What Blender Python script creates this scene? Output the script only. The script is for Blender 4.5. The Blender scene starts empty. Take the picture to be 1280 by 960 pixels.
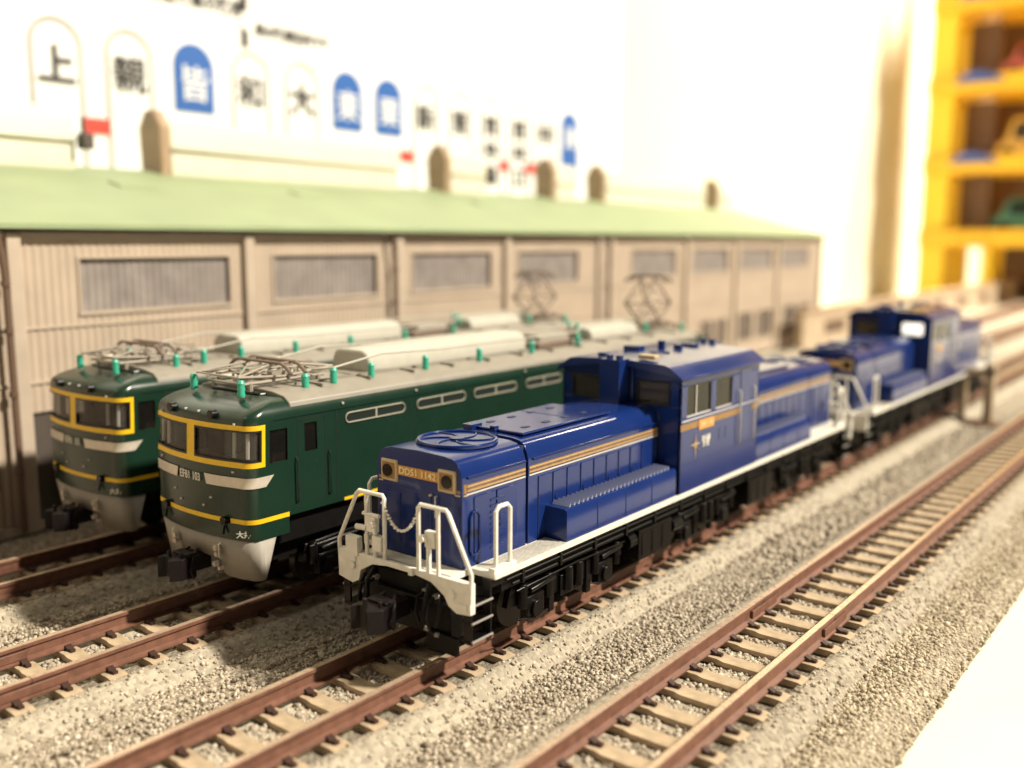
import bpy, bmesh, math, random
import numpy as np
from mathutils import Vector, Matrix
random.seed(7); RNG = np.random.default_rng(7)
C = bpy.context.scene.collection
PI = math.pi
# ------------------------------------------------------------------ camera
sc = bpy.context.scene
H = 6.69; PITCH = .1504; YAW = .6639; ROLL = .0036
cam = bpy.data.cameras.new('camera'); camo = bpy.data.objects.new('camera', cam); C.objects.link(camo)
cy, sy, cp, sp = math.cos(YAW), math.sin(YAW), math.cos(PITCH), math.sin(PITCH)
fwd = Vector((-sy*cp, cy*cp, -sp)); rt = Vector((cy, sy, 0)); up = rt.cross(fwd)
r2 = rt*math.cos(ROLL) + up*math.sin(ROLL); u2 = -rt*math.sin(ROLL) + up*math.cos(ROLL)
camo.matrix_world = Matrix(((r2.x, u2.x, -fwd.x, 0), (r2.y, u2.y, -fwd.y, 0), (r2.z, u2.z, -fwd.z, H), (0, 0, 0, 1)))
cam.sensor_width = 36; cam.lens = 1201.0/1280*36
cam.clip_start = .1; cam.clip_end = 2000
cam.dof.use_dof = True; cam.dof.focus_distance = 16.6; cam.dof.aperture_fstop = .118; cam.dof.aperture_blades = 0
sc.camera = camo
# ------------------------------------------------------------------ world and lamps (warm room light)
w = bpy.data.worlds.new("World"); sc.world = w; w.use_nodes = True
bg = w.node_tree.nodes['Background']; bg.inputs[0].default_value = (1.0, .88, .73, 1); bg.inputs[1].default_value = .125
def area(name, loc, target, size, power, col, sizey=None):
    l = bpy.data.lights.new(name, 'AREA'); l.energy = power; l.color = col
    l.shape = 'RECTANGLE' if sizey else 'DISK'; l.size = size
    if sizey: l.size_y = sizey
    o = bpy.data.objects.new(name, l); C.objects.link(o); o.location = loc
    o.rotation_euler = (Vector(target)-Vector(loc)).to_track_quat('-Z', 'Y').to_euler(); return o
kd = Vector((3.5, 1.65, 3.75)).normalized()
area('ceiling_lamp', Vector((-14, 20, 0)) + kd*420, (-14, 20, 0), 22, 4.0e6, (1.0, .905, .745))
area('added_fill_light', (-60, -170, 190), (-14, 40, 0), 50, 5e4, (1.0, .88, .70))  # unseen soft fill, added for highlights and lighter shadows
sc.view_settings.view_transform = 'Standard'; sc.view_settings.look = 'None'
sc.view_settings.exposure = 0; sc.view_settings.gamma = 1
sc.cycles.use_denoising = True; sc.cycles.max_bounces = 8; sc.cycles.transparent_max_bounces = 12
sc.cycles.sample_clamp_indirect = 6

area('far_ceiling_lamp', Vector((-12, 18, 0)) + Vector((.12, .80, .58)).normalized()*360, (-12, 18, 0), 16, 1.6e5, (1.0, .88, .70))

wl = area('added_wall_fill', (2, 150, 130), (-38, 118, 12), 20, 6e4, (1.0, .88, .70)); wl.data.spread = math.radians(50)  # unseen lamp added to brighten the back wall and the tower's shadow

# ------------------------------------------------------------------ materials
def mat(name, col, rough=.5, metal=0, bump=.0, bscale=8, var=.0, vscale=3, coat=0, emit=None, spec=.5, detail=4):
    m = bpy.data.materials.new(name); m.use_nodes = True; nt = m.node_tree; b = nt.nodes['Principled BSDF']
    b.inputs['Base Color'].default_value = (*col, 1); b.inputs['Roughness'].default_value = rough
    b.inputs['Metallic'].default_value = metal; b.inputs['Coat Weight'].default_value = coat
    b.inputs['Specular IOR Level'].default_value = spec; b.inputs['Coat Roughness'].default_value = .08
    tc = nt.nodes.new('ShaderNodeTexCoord')
    if var:
        n = nt.nodes.new('ShaderNodeTexNoise'); n.inputs['Scale'].default_value = vscale; n.inputs['Detail'].default_value = detail
        nt.links.new(tc.outputs['Object'], n.inputs['Vector'])
        r = nt.nodes.new('ShaderNodeMapRange'); r.inputs[1].default_value = .3; r.inputs[2].default_value = .7
        r.inputs[3].default_value = 1-var; r.inputs[4].default_value = 1+var
        nt.links.new(n.outputs['Fac'], r.inputs[0])
        mx = nt.nodes.new('ShaderNodeVectorMath'); mx.operation = 'SCALE'; mx.inputs[0].default_value = col
        nt.links.new(r.outputs[0], mx.inputs['Scale']); nt.links.new(mx.outputs[0], b.inputs['Base Color'])
        r3 = nt.nodes.new('ShaderNodeMapRange'); r3.inputs[3].default_value = max(0, rough-.06); r3.inputs[4].default_value = min(1, rough+.08)
        nt.links.new(n.outputs['Fac'], r3.inputs[0]); nt.links.new(r3.outputs[0], b.inputs['Roughness'])
    if bump:
        n = nt.nodes.new('ShaderNodeTexNoise'); n.inputs['Scale'].default_value = bscale; n.inputs['Detail'].default_value = 5
        nt.links.new(tc.outputs['Object'], n.inputs['Vector'])
        bp = nt.nodes.new('ShaderNodeBump'); bp.inputs['Strength'].default_value = bump; bp.inputs['Distance'].default_value = .02
        nt.links.new(n.outputs['Fac'], bp.inputs['Height']); nt.links.new(bp.outputs[0], b.inputs['Normal'])
    if emit:
        b.inputs['Emission Color'].default_value = (*col, 1); b.inputs['Emission Strength'].default_value = emit
    return m
def gravel_mat(name, cols, vs, rough=.85, bump=.9, dist=.05, big=0.0):
    m = bpy.data.materials.new(name); m.use_nodes = True; nt = m.node_tree; b = nt.nodes['Principled BSDF']; b.inputs['Roughness'].default_value = rough
    tc = nt.nodes.new('ShaderNodeTexCoord'); v = nt.nodes.new('ShaderNodeTexVoronoi'); v.inputs['Scale'].default_value = vs
    nt.links.new(tc.outputs['Object'], v.inputs['Vector'])
    sx = nt.nodes.new('ShaderNodeSeparateColor'); nt.links.new(v.outputs['Color'], sx.inputs[0])
    cr = nt.nodes.new('ShaderNodeValToRGB'); nt.links.new(sx.outputs[0], cr.inputs[0])
    e = cr.color_ramp.elements; e[0].color = (*cols[0], 1); e[1].color = (*cols[-1], 1)
    for i, c in enumerate(cols[1:-1]): k = e.new((i+1)/(len(cols)-1)); k.color = (*c, 1)
    n = nt.nodes.new('ShaderNodeTexNoise'); n.inputs['Scale'].default_value = .7; nt.links.new(tc.outputs['Object'], n.inputs['Vector'])
    r = nt.nodes.new('ShaderNodeMapRange'); r.inputs[3].default_value = .8; r.inputs[4].default_value = 1.15; nt.links.new(n.outputs['Fac'], r.inputs[0])
    mx = nt.nodes.new('ShaderNodeVectorMath'); mx.operation = 'SCALE'; nt.links.new(cr.outputs[0], mx.inputs[0]); nt.links.new(r.outputs[0], mx.inputs['Scale'])
    nt.links.new(mx.outputs[0], b.inputs['Base Color'])
    bp = nt.nodes.new('ShaderNodeBump'); bp.invert = True; bp.inputs['Strength'].default_value = bump; bp.inputs['Distance'].default_value = dist
    nt.links.new(v.outputs['Distance'], bp.inputs['Height']); nt.links.new(bp.outputs[0], b.inputs['Normal'])
    return m
def stone_mat(name, cols):
    m = bpy.data.materials.new(name); m.use_nodes = True; nt = m.node_tree; b = nt.nodes['Principled BSDF']; b.inputs['Roughness'].default_value = .75
    g = nt.nodes.new('ShaderNodeNewGeometry'); cr = nt.nodes.new('ShaderNodeValToRGB'); nt.links.new(g.outputs['Random Per Island'], cr.inputs[0])
    e = cr.color_ramp.elements; e[0].color = (*cols[0], 1); e[1].color = (*cols[-1], 1)
    for i, c in enumerate(cols[1:-1]): k = e.new((i+1)/(len(cols)-1)); k.color = (*c, 1)
    nt.links.new(cr.outputs[0], b.inputs['Base Color']); return m
def glass_mat(name, tint, alpha=.45, rough=.06):
    m = bpy.data.materials.new(name); m.use_nodes = True; nt = m.node_tree; b = nt.nodes['Principled BSDF']
    b.inputs['Base Color'].default_value = (*tint, 1); b.inputs['Roughness'].default_value = rough; b.inputs['Alpha'].default_value = alpha
    b.inputs['Coat Weight'].default_value = .6
    return m
BLUE = mat('blue_paint', (.006, .021, .122), .16, var=.05, vscale=1.2, spec=.40)
BLUE_D = mat('blue_shadow_gap', (.006, .012, .06), .6)
GOLD = mat('gold_print', (.25, .135, .042), .42, var=.25, vscale=14)
CREAM = mat('cream_print', (.50, .38, .22), .45)
SILV = mat('pale_silver_line', (.55, .53, .50), .35)
WHITE = mat('white_plastic', (.78, .75, .68), .42, var=.10, vscale=5, bump=.1, bscale=20)
WDECK = mat('white_deck', (.72, .69, .61), .5, var=.1, vscale=9, bump=.6, bscale=26)
BLACK = mat('black_plastic', (.004, .0035, .0035), .30, var=.3, vscale=5, spec=.3)
BLACKM = mat('black_matt_plastic', (.003, .0025, .0025), .5, var=.3, vscale=5, spec=.25)
BROWNB = mat('dark_brown_coupler', (.009, .006, .007), .4, spec=.3)
WHEEL = mat('dark_wheel_steel', (.05, .045, .04), .35, metal=.7)
PALE = mat('worn_rung', (.26, .24, .22), .4)
DARKIN = mat('dark_interior', (.028, .020, .015), .7)
TANIN = mat('cab_interior', (.10, .07, .055), .6, var=.3, vscale=4)
GLASS = glass_mat('smoked_glass', (.010, .009, .008), .8)
GLASS.node_tree.nodes['Principled BSDF'].inputs['Coat Weight'].default_value = 0; GLASS.node_tree.nodes['Principled BSDF'].inputs['Specular IOR Level'].default_value = .25
GLASSC = glass_mat('clear_glass', (.10, .085, .075), .35, .04)
GLINT = mat('window_glint_glow', (1.0, .95, .85), .3, emit=1.3)  # glowing pane stands for a reflection in the cab glass
PLATE = mat('orange_gold_plate', (.55, .25, .05), .4)
LETTER = mat('pale_letter', (.80, .68, .36), .45)
GREEN = mat('dark_green_paint', (.009, .029, .018), .24, var=.06, vscale=1.5)
GREEN_D = mat('green_gap', (.003, .010, .007), .6)
YEL = mat('yellow_paint', (.80, .50, .010), .4, var=.06, vscale=6)
SBAND = mat('silver_band', (.62, .56, .48), .3, metal=.25, var=.08, vscale=8)
SKIRT = mat('grey_skirt_plastic', (.29, .265, .23), .62, var=.08, vscale=4, bump=.06, bscale=25)
ROOFS = mat('pale_roof_plastic', (.25, .228, .19), .5, var=.08, vscale=3, bump=.1, bscale=20)
ROOFB = mat('cream_roof_cover', (.46, .44, .38), .4, var=.05, vscale=3)
ROOFG = mat('dark_green_roof', (.006, .014, .010), .34, var=.2, vscale=3)
VENTM = mat('grey_vent_frame', (.36, .34, .27), .45)
LOUV = mat('blue_louvre_glint', (.22, .25, .40), .3)  # paler than the body blue: louvre highlights put into the colour
PANTR = mat('brown_raised_pantograph', (.17, .13, .10), .45, metal=.2)
INSUL = mat('green_insulator', (.04, .40, .27), .35)
PANTO = mat('pantograph_metal', (.36, .32, .27), .45, metal=.3)
PANTD = mat('pantograph_dark', (.20, .15, .12), .45, metal=.4)
RUBBER = mat('black_gasket', (.01, .009, .009), .4)
LAMP = mat('lamp_glass', (.012, .010, .009), .08, spec=.3)
LWHITE = mat('white_print', (.72, .70, .62), .5)
RAILS = mat('brown_rail_side', (.165, .076, .050), .45, var=.22, vscale=6, bump=.15, bscale=18)
RAILT = mat('rail_head_steel', (.62, .46, .33), .28, metal=.45, var=.12, vscale=9)
SLEEP = mat('tan_sleeper', (.43, .33, .22), .65, var=.18, vscale=6, bump=.3, bscale=22)
CLIP = mat('brown_rail_clip', (.045, .020, .014), .5)
BED = gravel_mat('moulded_roadbed', [(.31, .27, .21), (.40, .35, .27), (.45, .40, .31), (.36, .315, .24), (.27, .23, .18)], 13, bump=.5, dist=.03)
BED2 = gravel_mat('darker_roadbed', [(.24, .205, .155), (.36, .31, .24), (.42, .365, .28), (.30, .26, .20), (.20, .17, .13)], 13, bump=.6, dist=.03)  # darker, greyer mix than the other roadbeds
GRAV = gravel_mat('gravel_between_tracks', [(.23, .185, .135), (.33, .28, .21), (.40, .34, .26), (.49, .43, .335), (.28, .235, .175)], 10, bump=1, dist=.07)
STONE = stone_mat('gravel_stone', [(.21, .17, .125), (.34, .285, .215), (.42, .355, .275), (.47, .41, .32), (.62, .56, .46)])
STONE2 = stone_mat('tan_gravel_stone', [(.26, .20, .14), (.41, .345, .25), (.50, .43, .32), (.62, .56, .43)])
TABLE = mat('white_table_top', (.80, .76, .60), .5, var=.03, vscale=.8, bump=.05, bscale=3)
WALLM = mat('cream_wall_paint', (.68, .64, .52), .8, var=.02, vscale=.2)
WALLB = mat('far_wall_paint', (.40, .30, .20), .8, var=.1, vscale=.1)
SIGNW = mat('white_sign_board', (.88, .88, .86), .4)
SIGNG = mat('grey_outline_print', (.15, .12, .11), .5)
SIGNK = mat('black_sign_print', (.025, .02, .02), .5)
SIGNB = mat('blue_sign_print', (.03, .12, .40), .45)
SIGNR = mat('red_sign_print', (.75, .06, .04), .5)
FACADE = mat('beige_corrugated_sheet', (.45, .365, .285), .6, var=.07, vscale=.9, bump=.15, bscale=6)
POSTM = mat('beige_pilaster', (.45, .37, .295), .6, var=.08, vscale=1.2)
PIPE = mat('brown_downpipe', (.13, .08, .055), .5)
GREY = mat('grey_translucent_panel', (.26, .23, .215), .3, var=.18, vscale=1.5)
DOORG = mat('dark_grey_shutter', (.07, .055, .045), .6, var=.1, vscale=2)
ROOFP = mat('pale_green_roof_sheet', (.27, .335, .185), .6, var=.08, vscale=.5)
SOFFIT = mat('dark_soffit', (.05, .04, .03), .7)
VENTW = mat('white_ventilator', (.60, .58, .47), .5, var=.03, vscale=1)
VENTB = mat('tan_ventilator_end', (.36, .25, .16), .6, var=.15, vscale=1)
TYEL = mat('yellow_tower_plastic', (.95, .66, .03), .4)
TORG = mat('orange_tower_deck', (.90, .52, .02), .45)
TDK = mat('brown_tower_panel', (.16, .09, .05), .5)
TBLU = mat('blue_toy_plastic', (.05, .10, .35), .4)
LOWW = mat('tan_low_wall', (.46, .36, .25), .7, var=.1, vscale=1)
def mcar(n, c): return mat(n, c, .3, coat=.5)

# ------------------------------------------------------------------ mesh helpers
class MB:
    def __init__(s): s.v = []; s.f = []; s.m = []
    def add(s, vs, fs, mi=0):
        b = len(s.v); s.v += [tuple(p) for p in vs]; s.f += [tuple(i+b for i in f) for f in fs]; s.m += [mi]*len(fs); return s
    def box(s, x0, x1, y0, y1, z0, z1, mi=0):
        if x0 > x1: x0, x1 = x1, x0
        if y0 > y1: y0, y1 = y1, y0
        if z0 > z1: z0, z1 = z1, z0
        v = [(x, y, z) for z in (z0, z1) for y in (y0, y1) for x in (x0, x1)]
        return s.add(v, [(0, 2, 3, 1), (4, 5, 7, 6), (0, 1, 5, 4), (2, 6, 7, 3), (0, 4, 6, 2), (1, 3, 7, 5)], mi)
    def prism(s, poly, ax, a0, a1, mi=0):
        n = len(poly)
        def P(p, a): return {'x': (a, p[0], p[1]), 'y': (p[0], a, p[1]), 'z': (p[0], p[1], a)}[ax]
        v = [P(p, a0) for p in poly] + [P(p, a1) for p in poly]
        return s.add(v, [tuple(range(n)), tuple(range(2*n-1, n-1, -1))] + [(i, i+n, (i+1) % n+n, (i+1) % n) for i in range(n)], mi)
    def tube(s, pts, r, n=8, closed=False, mi=0):
        pts = [Vector(p) for p in pts]; N = len(pts); v = []; ref = None
        for i, p in enumerate(pts):
            a = pts[(i-1) % N] if (closed or i > 0) else p; b = pts[(i+1) % N] if (closed or i < N-1) else p
            t = (b-a).normalized() if (b-a).length > 1e-9 else Vector((0, 0, 1))
            if ref is None: ref = t.orthogonal().normalized()
            else:
                ref = ref - t*ref.dot(t); ref = ref.normalized() if ref.length > 1e-6 else t.orthogonal().normalized()
            q = t.cross(ref); rr = r[i] if isinstance(r, (list, tuple)) else r
            for k in range(n): v.append(p + (ref*math.cos(2*PI*k/n) + q*math.sin(2*PI*k/n))*rr)
        f = []; L = N if closed else N-1
        for i in range(L):
            for k in range(n): f.append((i*n+k, ((i+1) % N)*n+k, ((i+1) % N)*n+(k+1) % n, i*n+(k+1) % n))
        if not closed: f += [tuple(range(n)), tuple(range((N-1)*n+n-1, (N-1)*n-1, -1))]
        return s.add(v, f, mi)
    def cyl(s, a, b, r, n=16, mi=0, r2=None): return s.tube([a, b], [r, r if r2 is None else r2], n, mi=mi)
    def build(s, name, mats, parent=None, bevel=0, seg=2, ang=35, label=None, smooth=True):
        me = bpy.data.meshes.new(name); me.from_pydata(s.v, [], s.f)
        if not isinstance(mats, (list, tuple)): mats = [mats]
        for m in mats: me.materials.append(m)
        if len(mats) > 1: me.polygons.foreach_set('material_index', s.m)
        bm = bmesh.new(); bm.from_mesh(me); bmesh.ops.recalc_face_normals(bm, faces=bm.faces); bm.to_mesh(me); bm.free()
        if smooth:
            me.polygons.foreach_set('use_smooth', [True]*len(me.polygons)); me.set_sharp_from_angle(angle=math.radians(ang))
        o = bpy.data.objects.new(name, me); C.objects.link(o)
        if parent: o.parent = parent
        if bevel:
            b = o.modifiers.new('bevel', 'BEVEL'); b.width = bevel; b.segments = seg; b.limit_method = 'ANGLE'; b.angle_limit = math.radians(38); b.harden_normals = False
        if label: o['label'] = label
        return o
def thing(name, label, cat, loc=(0, 0, 0), group=None, rz=0):
    o = bpy.data.objects.new(name, None); C.objects.link(o); o.location = loc; o.rotation_euler = (0, 0, rz); o.empty_display_size = .3
    o['label'] = label; o['category'] = cat
    if group: o['group'] = group
    return o
def tag(o, label, cat, group=None):
    o['label'] = label; o['category'] = cat
    if group: o['group'] = group
    return o
def kind(o, k): o['kind'] = k; return o
def copy_tree(o, parent=None, top=True):
    c = o.copy(); C.objects.link(c)
    if parent: c.parent = parent
    for ch in [x for x in bpy.data.objects if x.parent == o]: copy_tree(ch, c)
    return c
def text(name, body, size, m, origin, xdir, ydir, parent=None, ext=.004, align='CENTER', squeeze=1, sp=1.0, bold=0.0):
    cu = bpy.data.curves.new(name, 'FONT'); cu.body = body; cu.size = size; cu.extrude = ext; cu.align_x = align; cu.align_y = 'CENTER'; cu.space_character = sp; cu.offset = bold
    cu.resolution_u = 3
    t = bpy.data.objects.new(name, cu); C.objects.link(t)
    dg = bpy.context.evaluated_depsgraph_get(); me = bpy.data.meshes.new_from_object(t.evaluated_get(dg)); bpy.data.objects.remove(t)
    X = Vector(xdir).normalized(); Y = Vector(ydir).normalized(); Z = X.cross(Y)
    M = Matrix(((X.x*squeeze, Y.x, Z.x, origin[0]), (X.y*squeeze, Y.y, Z.y, origin[1]), (X.z*squeeze, Y.z, Z.z, origin[2]), (0, 0, 0, 1)))
    me.transform(M); me.materials.clear(); me.materials.append(m); me.name = name
    o = bpy.data.objects.new(name, me); C.objects.link(o)
    if parent: o.parent = parent
    return o
def arc(cx, cz, r, a0, a1, n): return [(cx+r*math.cos(a0+(a1-a0)*i/n), cz+r*math.sin(a0+(a1-a0)*i/n)) for i in range(n+1)]

# ------------------------------------------------------------------ setting: table, gravel
X1, X2, X3, X4 = -19.55, -15.05, -10.58, -6.30
TX = (X1, X2, X3, X4)
tb = MB(); tb.box(-60, 60, -30, 420, -6, -.80); kind(tb.build('table', TABLE), 'structure')
def gz(x):
    "height of the loose gravel across the layout"
    z = -.55
    for t in TX:
        d = abs(x-t)
        if d < 2.2: z = min(z, -.60)
    if x > -4.6: z = -.60 - (x+4.6)*.16 + .05*math.sin((x+4.6)*3.4)
    return z
xs = list(np.arange(-24.5, -3.6, .25)) + [-3.62]
g = MB(); ysg = [-6, 0, 5, 10, 15, 20, 25, 30, 40, 60, 100, 180, 300]
v = [(x, y, (gz(x) + .02*math.sin(x*5+y)) if x > -24.4 else -.8) for y in ysg for x in xs]; nx = len(xs)
f = [(j*nx+i, j*nx+i+1, (j+1)*nx+i+1, (j+1)*nx+i) for j in range(len(ysg)-1) for i in range(nx-1)]
g.add(v, f); kind(g.build('gravel_ground', GRAV), 'structure')
edge = MB(); edge.add([(-3.62, -6, gz(-3.62)-.01), (-3.62, 300, gz(-3.62)-.01), (-3.5, 300, -.81), (-3.5, -6, -.81)], [(0, 1, 2, 3)])
kind(edge.build('gravel_edge_ground', GRAV), 'structure')
# loose stones (one uncountable mass)
def stones(name, strips, m, seed):
    rng = np.random.default_rng(seed)
    bm = bmesh.new(); bmesh.ops.create_icosphere(bm, subdivisions=1, radius=1)
    bv = np.array([v.co[:] for v in bm.verts]); bf = np.array([[v.index for v in f.verts] for f in bm.faces]); bm.free()
    P = []; S = []
    for (x0, x1, y0, y1, size, dens, zf) in strips:
        n = int((x1-x0)*(y1-y0)/(size*size)*dens)
        x = rng.uniform(x0, x1, n); y = rng.uniform(y0, y1, n); z = np.array([zf(a) for a in x])
        P.append(np.stack([x, y, z+rng.uniform(-.35, .35, n)*size], 1)); S.append(size*rng.uniform(.32, .72, n)*np.where(rng.random(n) < .06, 1.5, 1))
    P = np.concatenate(P); S = np.concatenate(S); n = len(P); nv = len(bv)
    shapes = np.stack([bv*(1+rng.uniform(-.32, .32, (nv, 1))) for _ in range(16)])
    V = shapes[rng.integers(0, 16, n)]*rng.uniform(.6, 1.15, (n, 1, 3))
    a = rng.uniform(0, 2*PI, n); ca, sa = np.cos(a)[:, None], np.sin(a)[:, None]
    b = rng.uniform(-.8, .8, n); cb, sb = np.cos(b)[:, None], np.sin(b)[:, None]
    y_, z_ = V[:, :, 1]*cb-V[:, :, 2]*sb, V[:, :, 1]*sb+V[:, :, 2]*cb
    x2, y2 = V[:, :, 0]*ca-y_*sa, V[:, :, 0]*sa+y_*ca
    V = np.stack([x2, y2, z_], 2)*S[:, None, None] + P[:, None, :]
    F = bf[None]+(np.arange(n)*nv)[:, None, None]
    me = bpy.data.meshes.new(name); me.vertices.add(n*nv); me.vertices.foreach_set('co', V.astype('f').ravel())
    nf = n*len(bf); me.loops.add(nf*3); me.loops.foreach_set('vertex_index', F.astype('i').ravel())
    me.polygons.add(nf); me.polygons.foreach_set('loop_start', np.arange(0, nf*3, 3, dtype='i')); me.polygons.foreach_set('loop_total', np.full(nf, 3, dtype='i'))
    me.update(); me.validate(); me.materials.append(m); o = bpy.data.objects.new(name, me); C.objects.link(o); return kind(o, 'stuff')
B = 1.42
strips = []
for (a, b, y0, y1) in ((X3+B, X4-1.2, 7, 42), (X2+B, X3-1.2, 5, 14), (X1+B, X2-1.2, 5, 13), (-23.2, X1-1.0, 6, 14)):
    strips += [(a, b, y0, min(y1, 20), .068, 1.5, gz)]
    if y1 > 20: strips += [(a, b, 20, y1, .11, 1.2, gz)]
stones('loose_gravel', strips, STONE, 3)
inb = []
for t, y0, y1 in ((X4, 8, 34), (X3, 4, 12), (X2, 5, 11), (X1, 5, 11)):
    k0 = int((y0-.05)/.75)
    for k in range(k0, int(y1/.75)): inb.append((t-.58, t+.58, k*.75+.29, k*.75+.70, .07, 1.7, lambda a: -.445))
stones('loose_gravel', inb, STONE, 5)
stones('loose_gravel', [(-4.95, -3.58, 7, 26, .062, 1.7, gz), (-4.95, -3.58, 26, 60, .10, 1.2, gz), (-3.62, -3.50, 7, 30, .06, .5, lambda a: -.74)], STONE2, 9)

sh = []
for t, y0, y1 in ((X4, 7, 26), (X3, 4, 26), (X2, 4, 14), (X1, 5, 12)):
    sh += [(t+1.05, t+1.25, y0, y1, .05, .22, lambda a: -.345), (t+1.28, t+1.5, y0, y1, .06, .45, lambda a, t=t: -.40-(a-t-1.30)*.72), (t-1.5, t-1.1, y0, y1, .06, .35, lambda a, t=t: -.37-max(0, t-1.28-a)*.72)]
stones('loose_gravel', sh, STONE, 21)
# ------------------------------------------------------------------ tracks
def track(xc, y0, y1, label, k_first, joints, bedm=None):
    t = thing('railway_track', label, 'railway track', (xc, 0, -.80), 'parallel railway tracks')
    z0 = .80   # local offset: rail top at local z .80
    m = MB()
    prof = [(-1.66, .02), (-1.60, .18), (-1.30, .40), (-1.22, .45), (-1.0, .45), (-.93, .36), (.93, .36), (1.0, .45), (1.22, .45), (1.30, .40), (1.60, .18), (1.66, .02)]
    m.prism(prof, 'y', y0, y1); m.build('roadbed', bedm or BED, t, ang=60)
    rp = [(-.11, -.29), (.11, -.29), (.11, -.262), (.03, -.225), (.024, -.085), (.062, -.06), (.062, -.008), (.052, 0), (-.052, 0), (-.062, -.008), (-.062, -.06), (-.024, -.085), (-.03, -.225), (-.11, -.262)]
    for s in (-1, 1):
        m = MB(); n = len(rp); v = [(s*.675+p[0], y, z0+p[1]) for y in (y0, y1) for p in rp]
        for i in range(n):
            j = (i+1) % n; m.add([v[i], v[i+n], v[j+n], v[j]], [(0, 1, 2, 3)], 1 if i == 7 else 0)
        m.add([v[i] for i in range(n)], [tuple(range(n))]); m.build('rail', [RAILS, RAILT], t, ang=25)
    for jy in joints:
        for s in (-1, 1):
            m = MB(); m.box(s*.675+.027, s*.675+.085, jy-.55, jy+.55, z0-.235, z0-.095); m.box(s*.675-.085, s*.675-.027, jy-.55, jy+.55, z0-.235, z0-.095)
            m.box(s*.675-.064, s*.675+.064, jy-.012, jy+.012, z0-.09, z0+.002, 1)
            m.build('rail_joint', [RAILS, CLIP], t, bevel=.008)
    def sl(m, y):
        p = [(-1.06, .38), (-1.06, .47), (-.98, .49), (-.42, .49), (-.3, .465), (.3, .465), (.42, .49), (.98, .49), (1.06, .47), (1.06, .38)]
        m.prism([(a, b-.003) for a, b in p], 'y', y-.155, y+.155)
        for s in (-1, 1):
            for q in (-1, 1):
                cx = s*.675+q*.15
                m.prism([(cx-.055, .48), (cx-.055, .53), (cx-q*.05, .575), (cx+.055, .53), (cx+.055, .48)] if q < 0 else [(cx-.055, .48), (cx-.055, .53), (cx-.05, .575), (cx+.055, .53), (cx+.055, .48)], 'y', y-.055, y+.055, 1)
                m.box(cx+q*.045, cx+q*.14, y-.04, y+.04, .485, .535, 1)
    m = MB(); sl(m, 0); p0 = m.build('sleeper', [SLEEP, CLIP], t, bevel=0, ang=30)
    nmax = 100; p0.location.y = k_first*.75+.12
    for k in range(1, nmax):
        c = p0.copy(); C.objects.link(c); c.location.y = (k_first+k)*.75+.12
    m = MB(); k = k_first+nmax
    while k*.75 < y1: sl(m, k*.75+.12); k += 1
    kind(m.build('sleeper', [SLEEP, CLIP], t, ang=30), 'stuff')
    return t
track(X4, -4, 230, 'empty railway track nearest the white table edge', 6, (16.6,), BED2)
track(X3, -4, 230, 'railway track carrying the two coupled blue diesel locomotives', 5, (21.7,))
track(X2, -4, 230, 'railway track under the front green electric locomotive', 6, (6.4,))
track(X1, -4, 230, 'railway track under the rear green locomotive, closest to the depot', 7, ())

# ------------------------------------------------------------------ wheels / bogies shared
def wheelset(parent, y, r=.43, z=0, gauge=.675):
    m = MB()
    for s in (-1, 1):
        m.cyl((s*(gauge-.05), y, r+z), (s*(gauge+.07), y, r+z), r, 24)
        m.cyl((s*(gauge-.085), y, r+z), (s*(gauge-.05), y, r+z), r+.0, 24, r2=r)
        m.cyl((s*(gauge+.07), y, r+z), (s*(gauge+.10), y, r+z), .12, 12)
    m.cyl((-.7, y, r+z), (.7, y, r+z), .08, 10); return m.build('wheelset', WHEEL, parent)
def side_bogie(parent, yc, wb, length, top=1.02, hw=1.12):
    m = MB()
    for s in (-1, 1):
        X = s*hw
        m.prism([(yc-length/2, .62), (yc-length/2+.1, .95), (yc-wb*.25, top-.12), (yc+wb*.25, top-.12), (yc+length/2-.1, .95), (yc+length/2, .62), (yc+wb*.3, .5), (yc-wb*.3, .5)], 'x', X-.06*s, X+.06*s)
        for q in (-1, 1):
            y = yc+q*wb/2
            m.box(X-.02*s, X+.14*s, y-.24, y+.24, .28, .70); m.cyl((X+.10*s, y, .46), (X+.20*s, y, .46), .15, 14)
            m.cyl((X+.12*s, y-.36, .55), (X+.12*s, y-.36, .98), .085, 10); m.cyl((X+.12*s, y+.36, .55), (X+.12*s, y+.36, .98), .085, 10)
            m.box(X+.0*s, X+.10*s, y-.52*q-.07, y-.52*q+.07, .22, .85)
            m.cyl((X+.16*s, y-.2, .82), (X+.16*s, y+.5, .88), .05, 8)
            m.tube([(X+.17*s, y-.55, .42), (X+.17*s, y-.1, .30), (X+.17*s, y+.3, .34)], .018, 6)
        m.box(X, X+.12*s, yc-.34, yc+.34, .42, .80); m.cyl((X+.13*s, yc-.15, .5), (X+.13*s, yc-.15, .95), .1, 12); m.cyl((X+.13*s, yc+.17, .5), (X+.13*s, yc+.17, .95), .1, 12)
        m.tube([(X+.18*s, yc-length/2+.1, .93), (X+.2*s, yc, .98), (X+.18*s, yc+length/2-.1, .93)], .02, 6)
    m.box(-hw+.05, hw-.05, yc-.45, yc+.45, .45, top); m.box(-.5, .5, yc-length/2, yc+length/2, .55, .9)
    b = m.build('bogie', BLACK, parent, bevel=.012)
    for q in (-1, 1): wheelset(parent, yc+q*wb/2)
    return b
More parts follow.
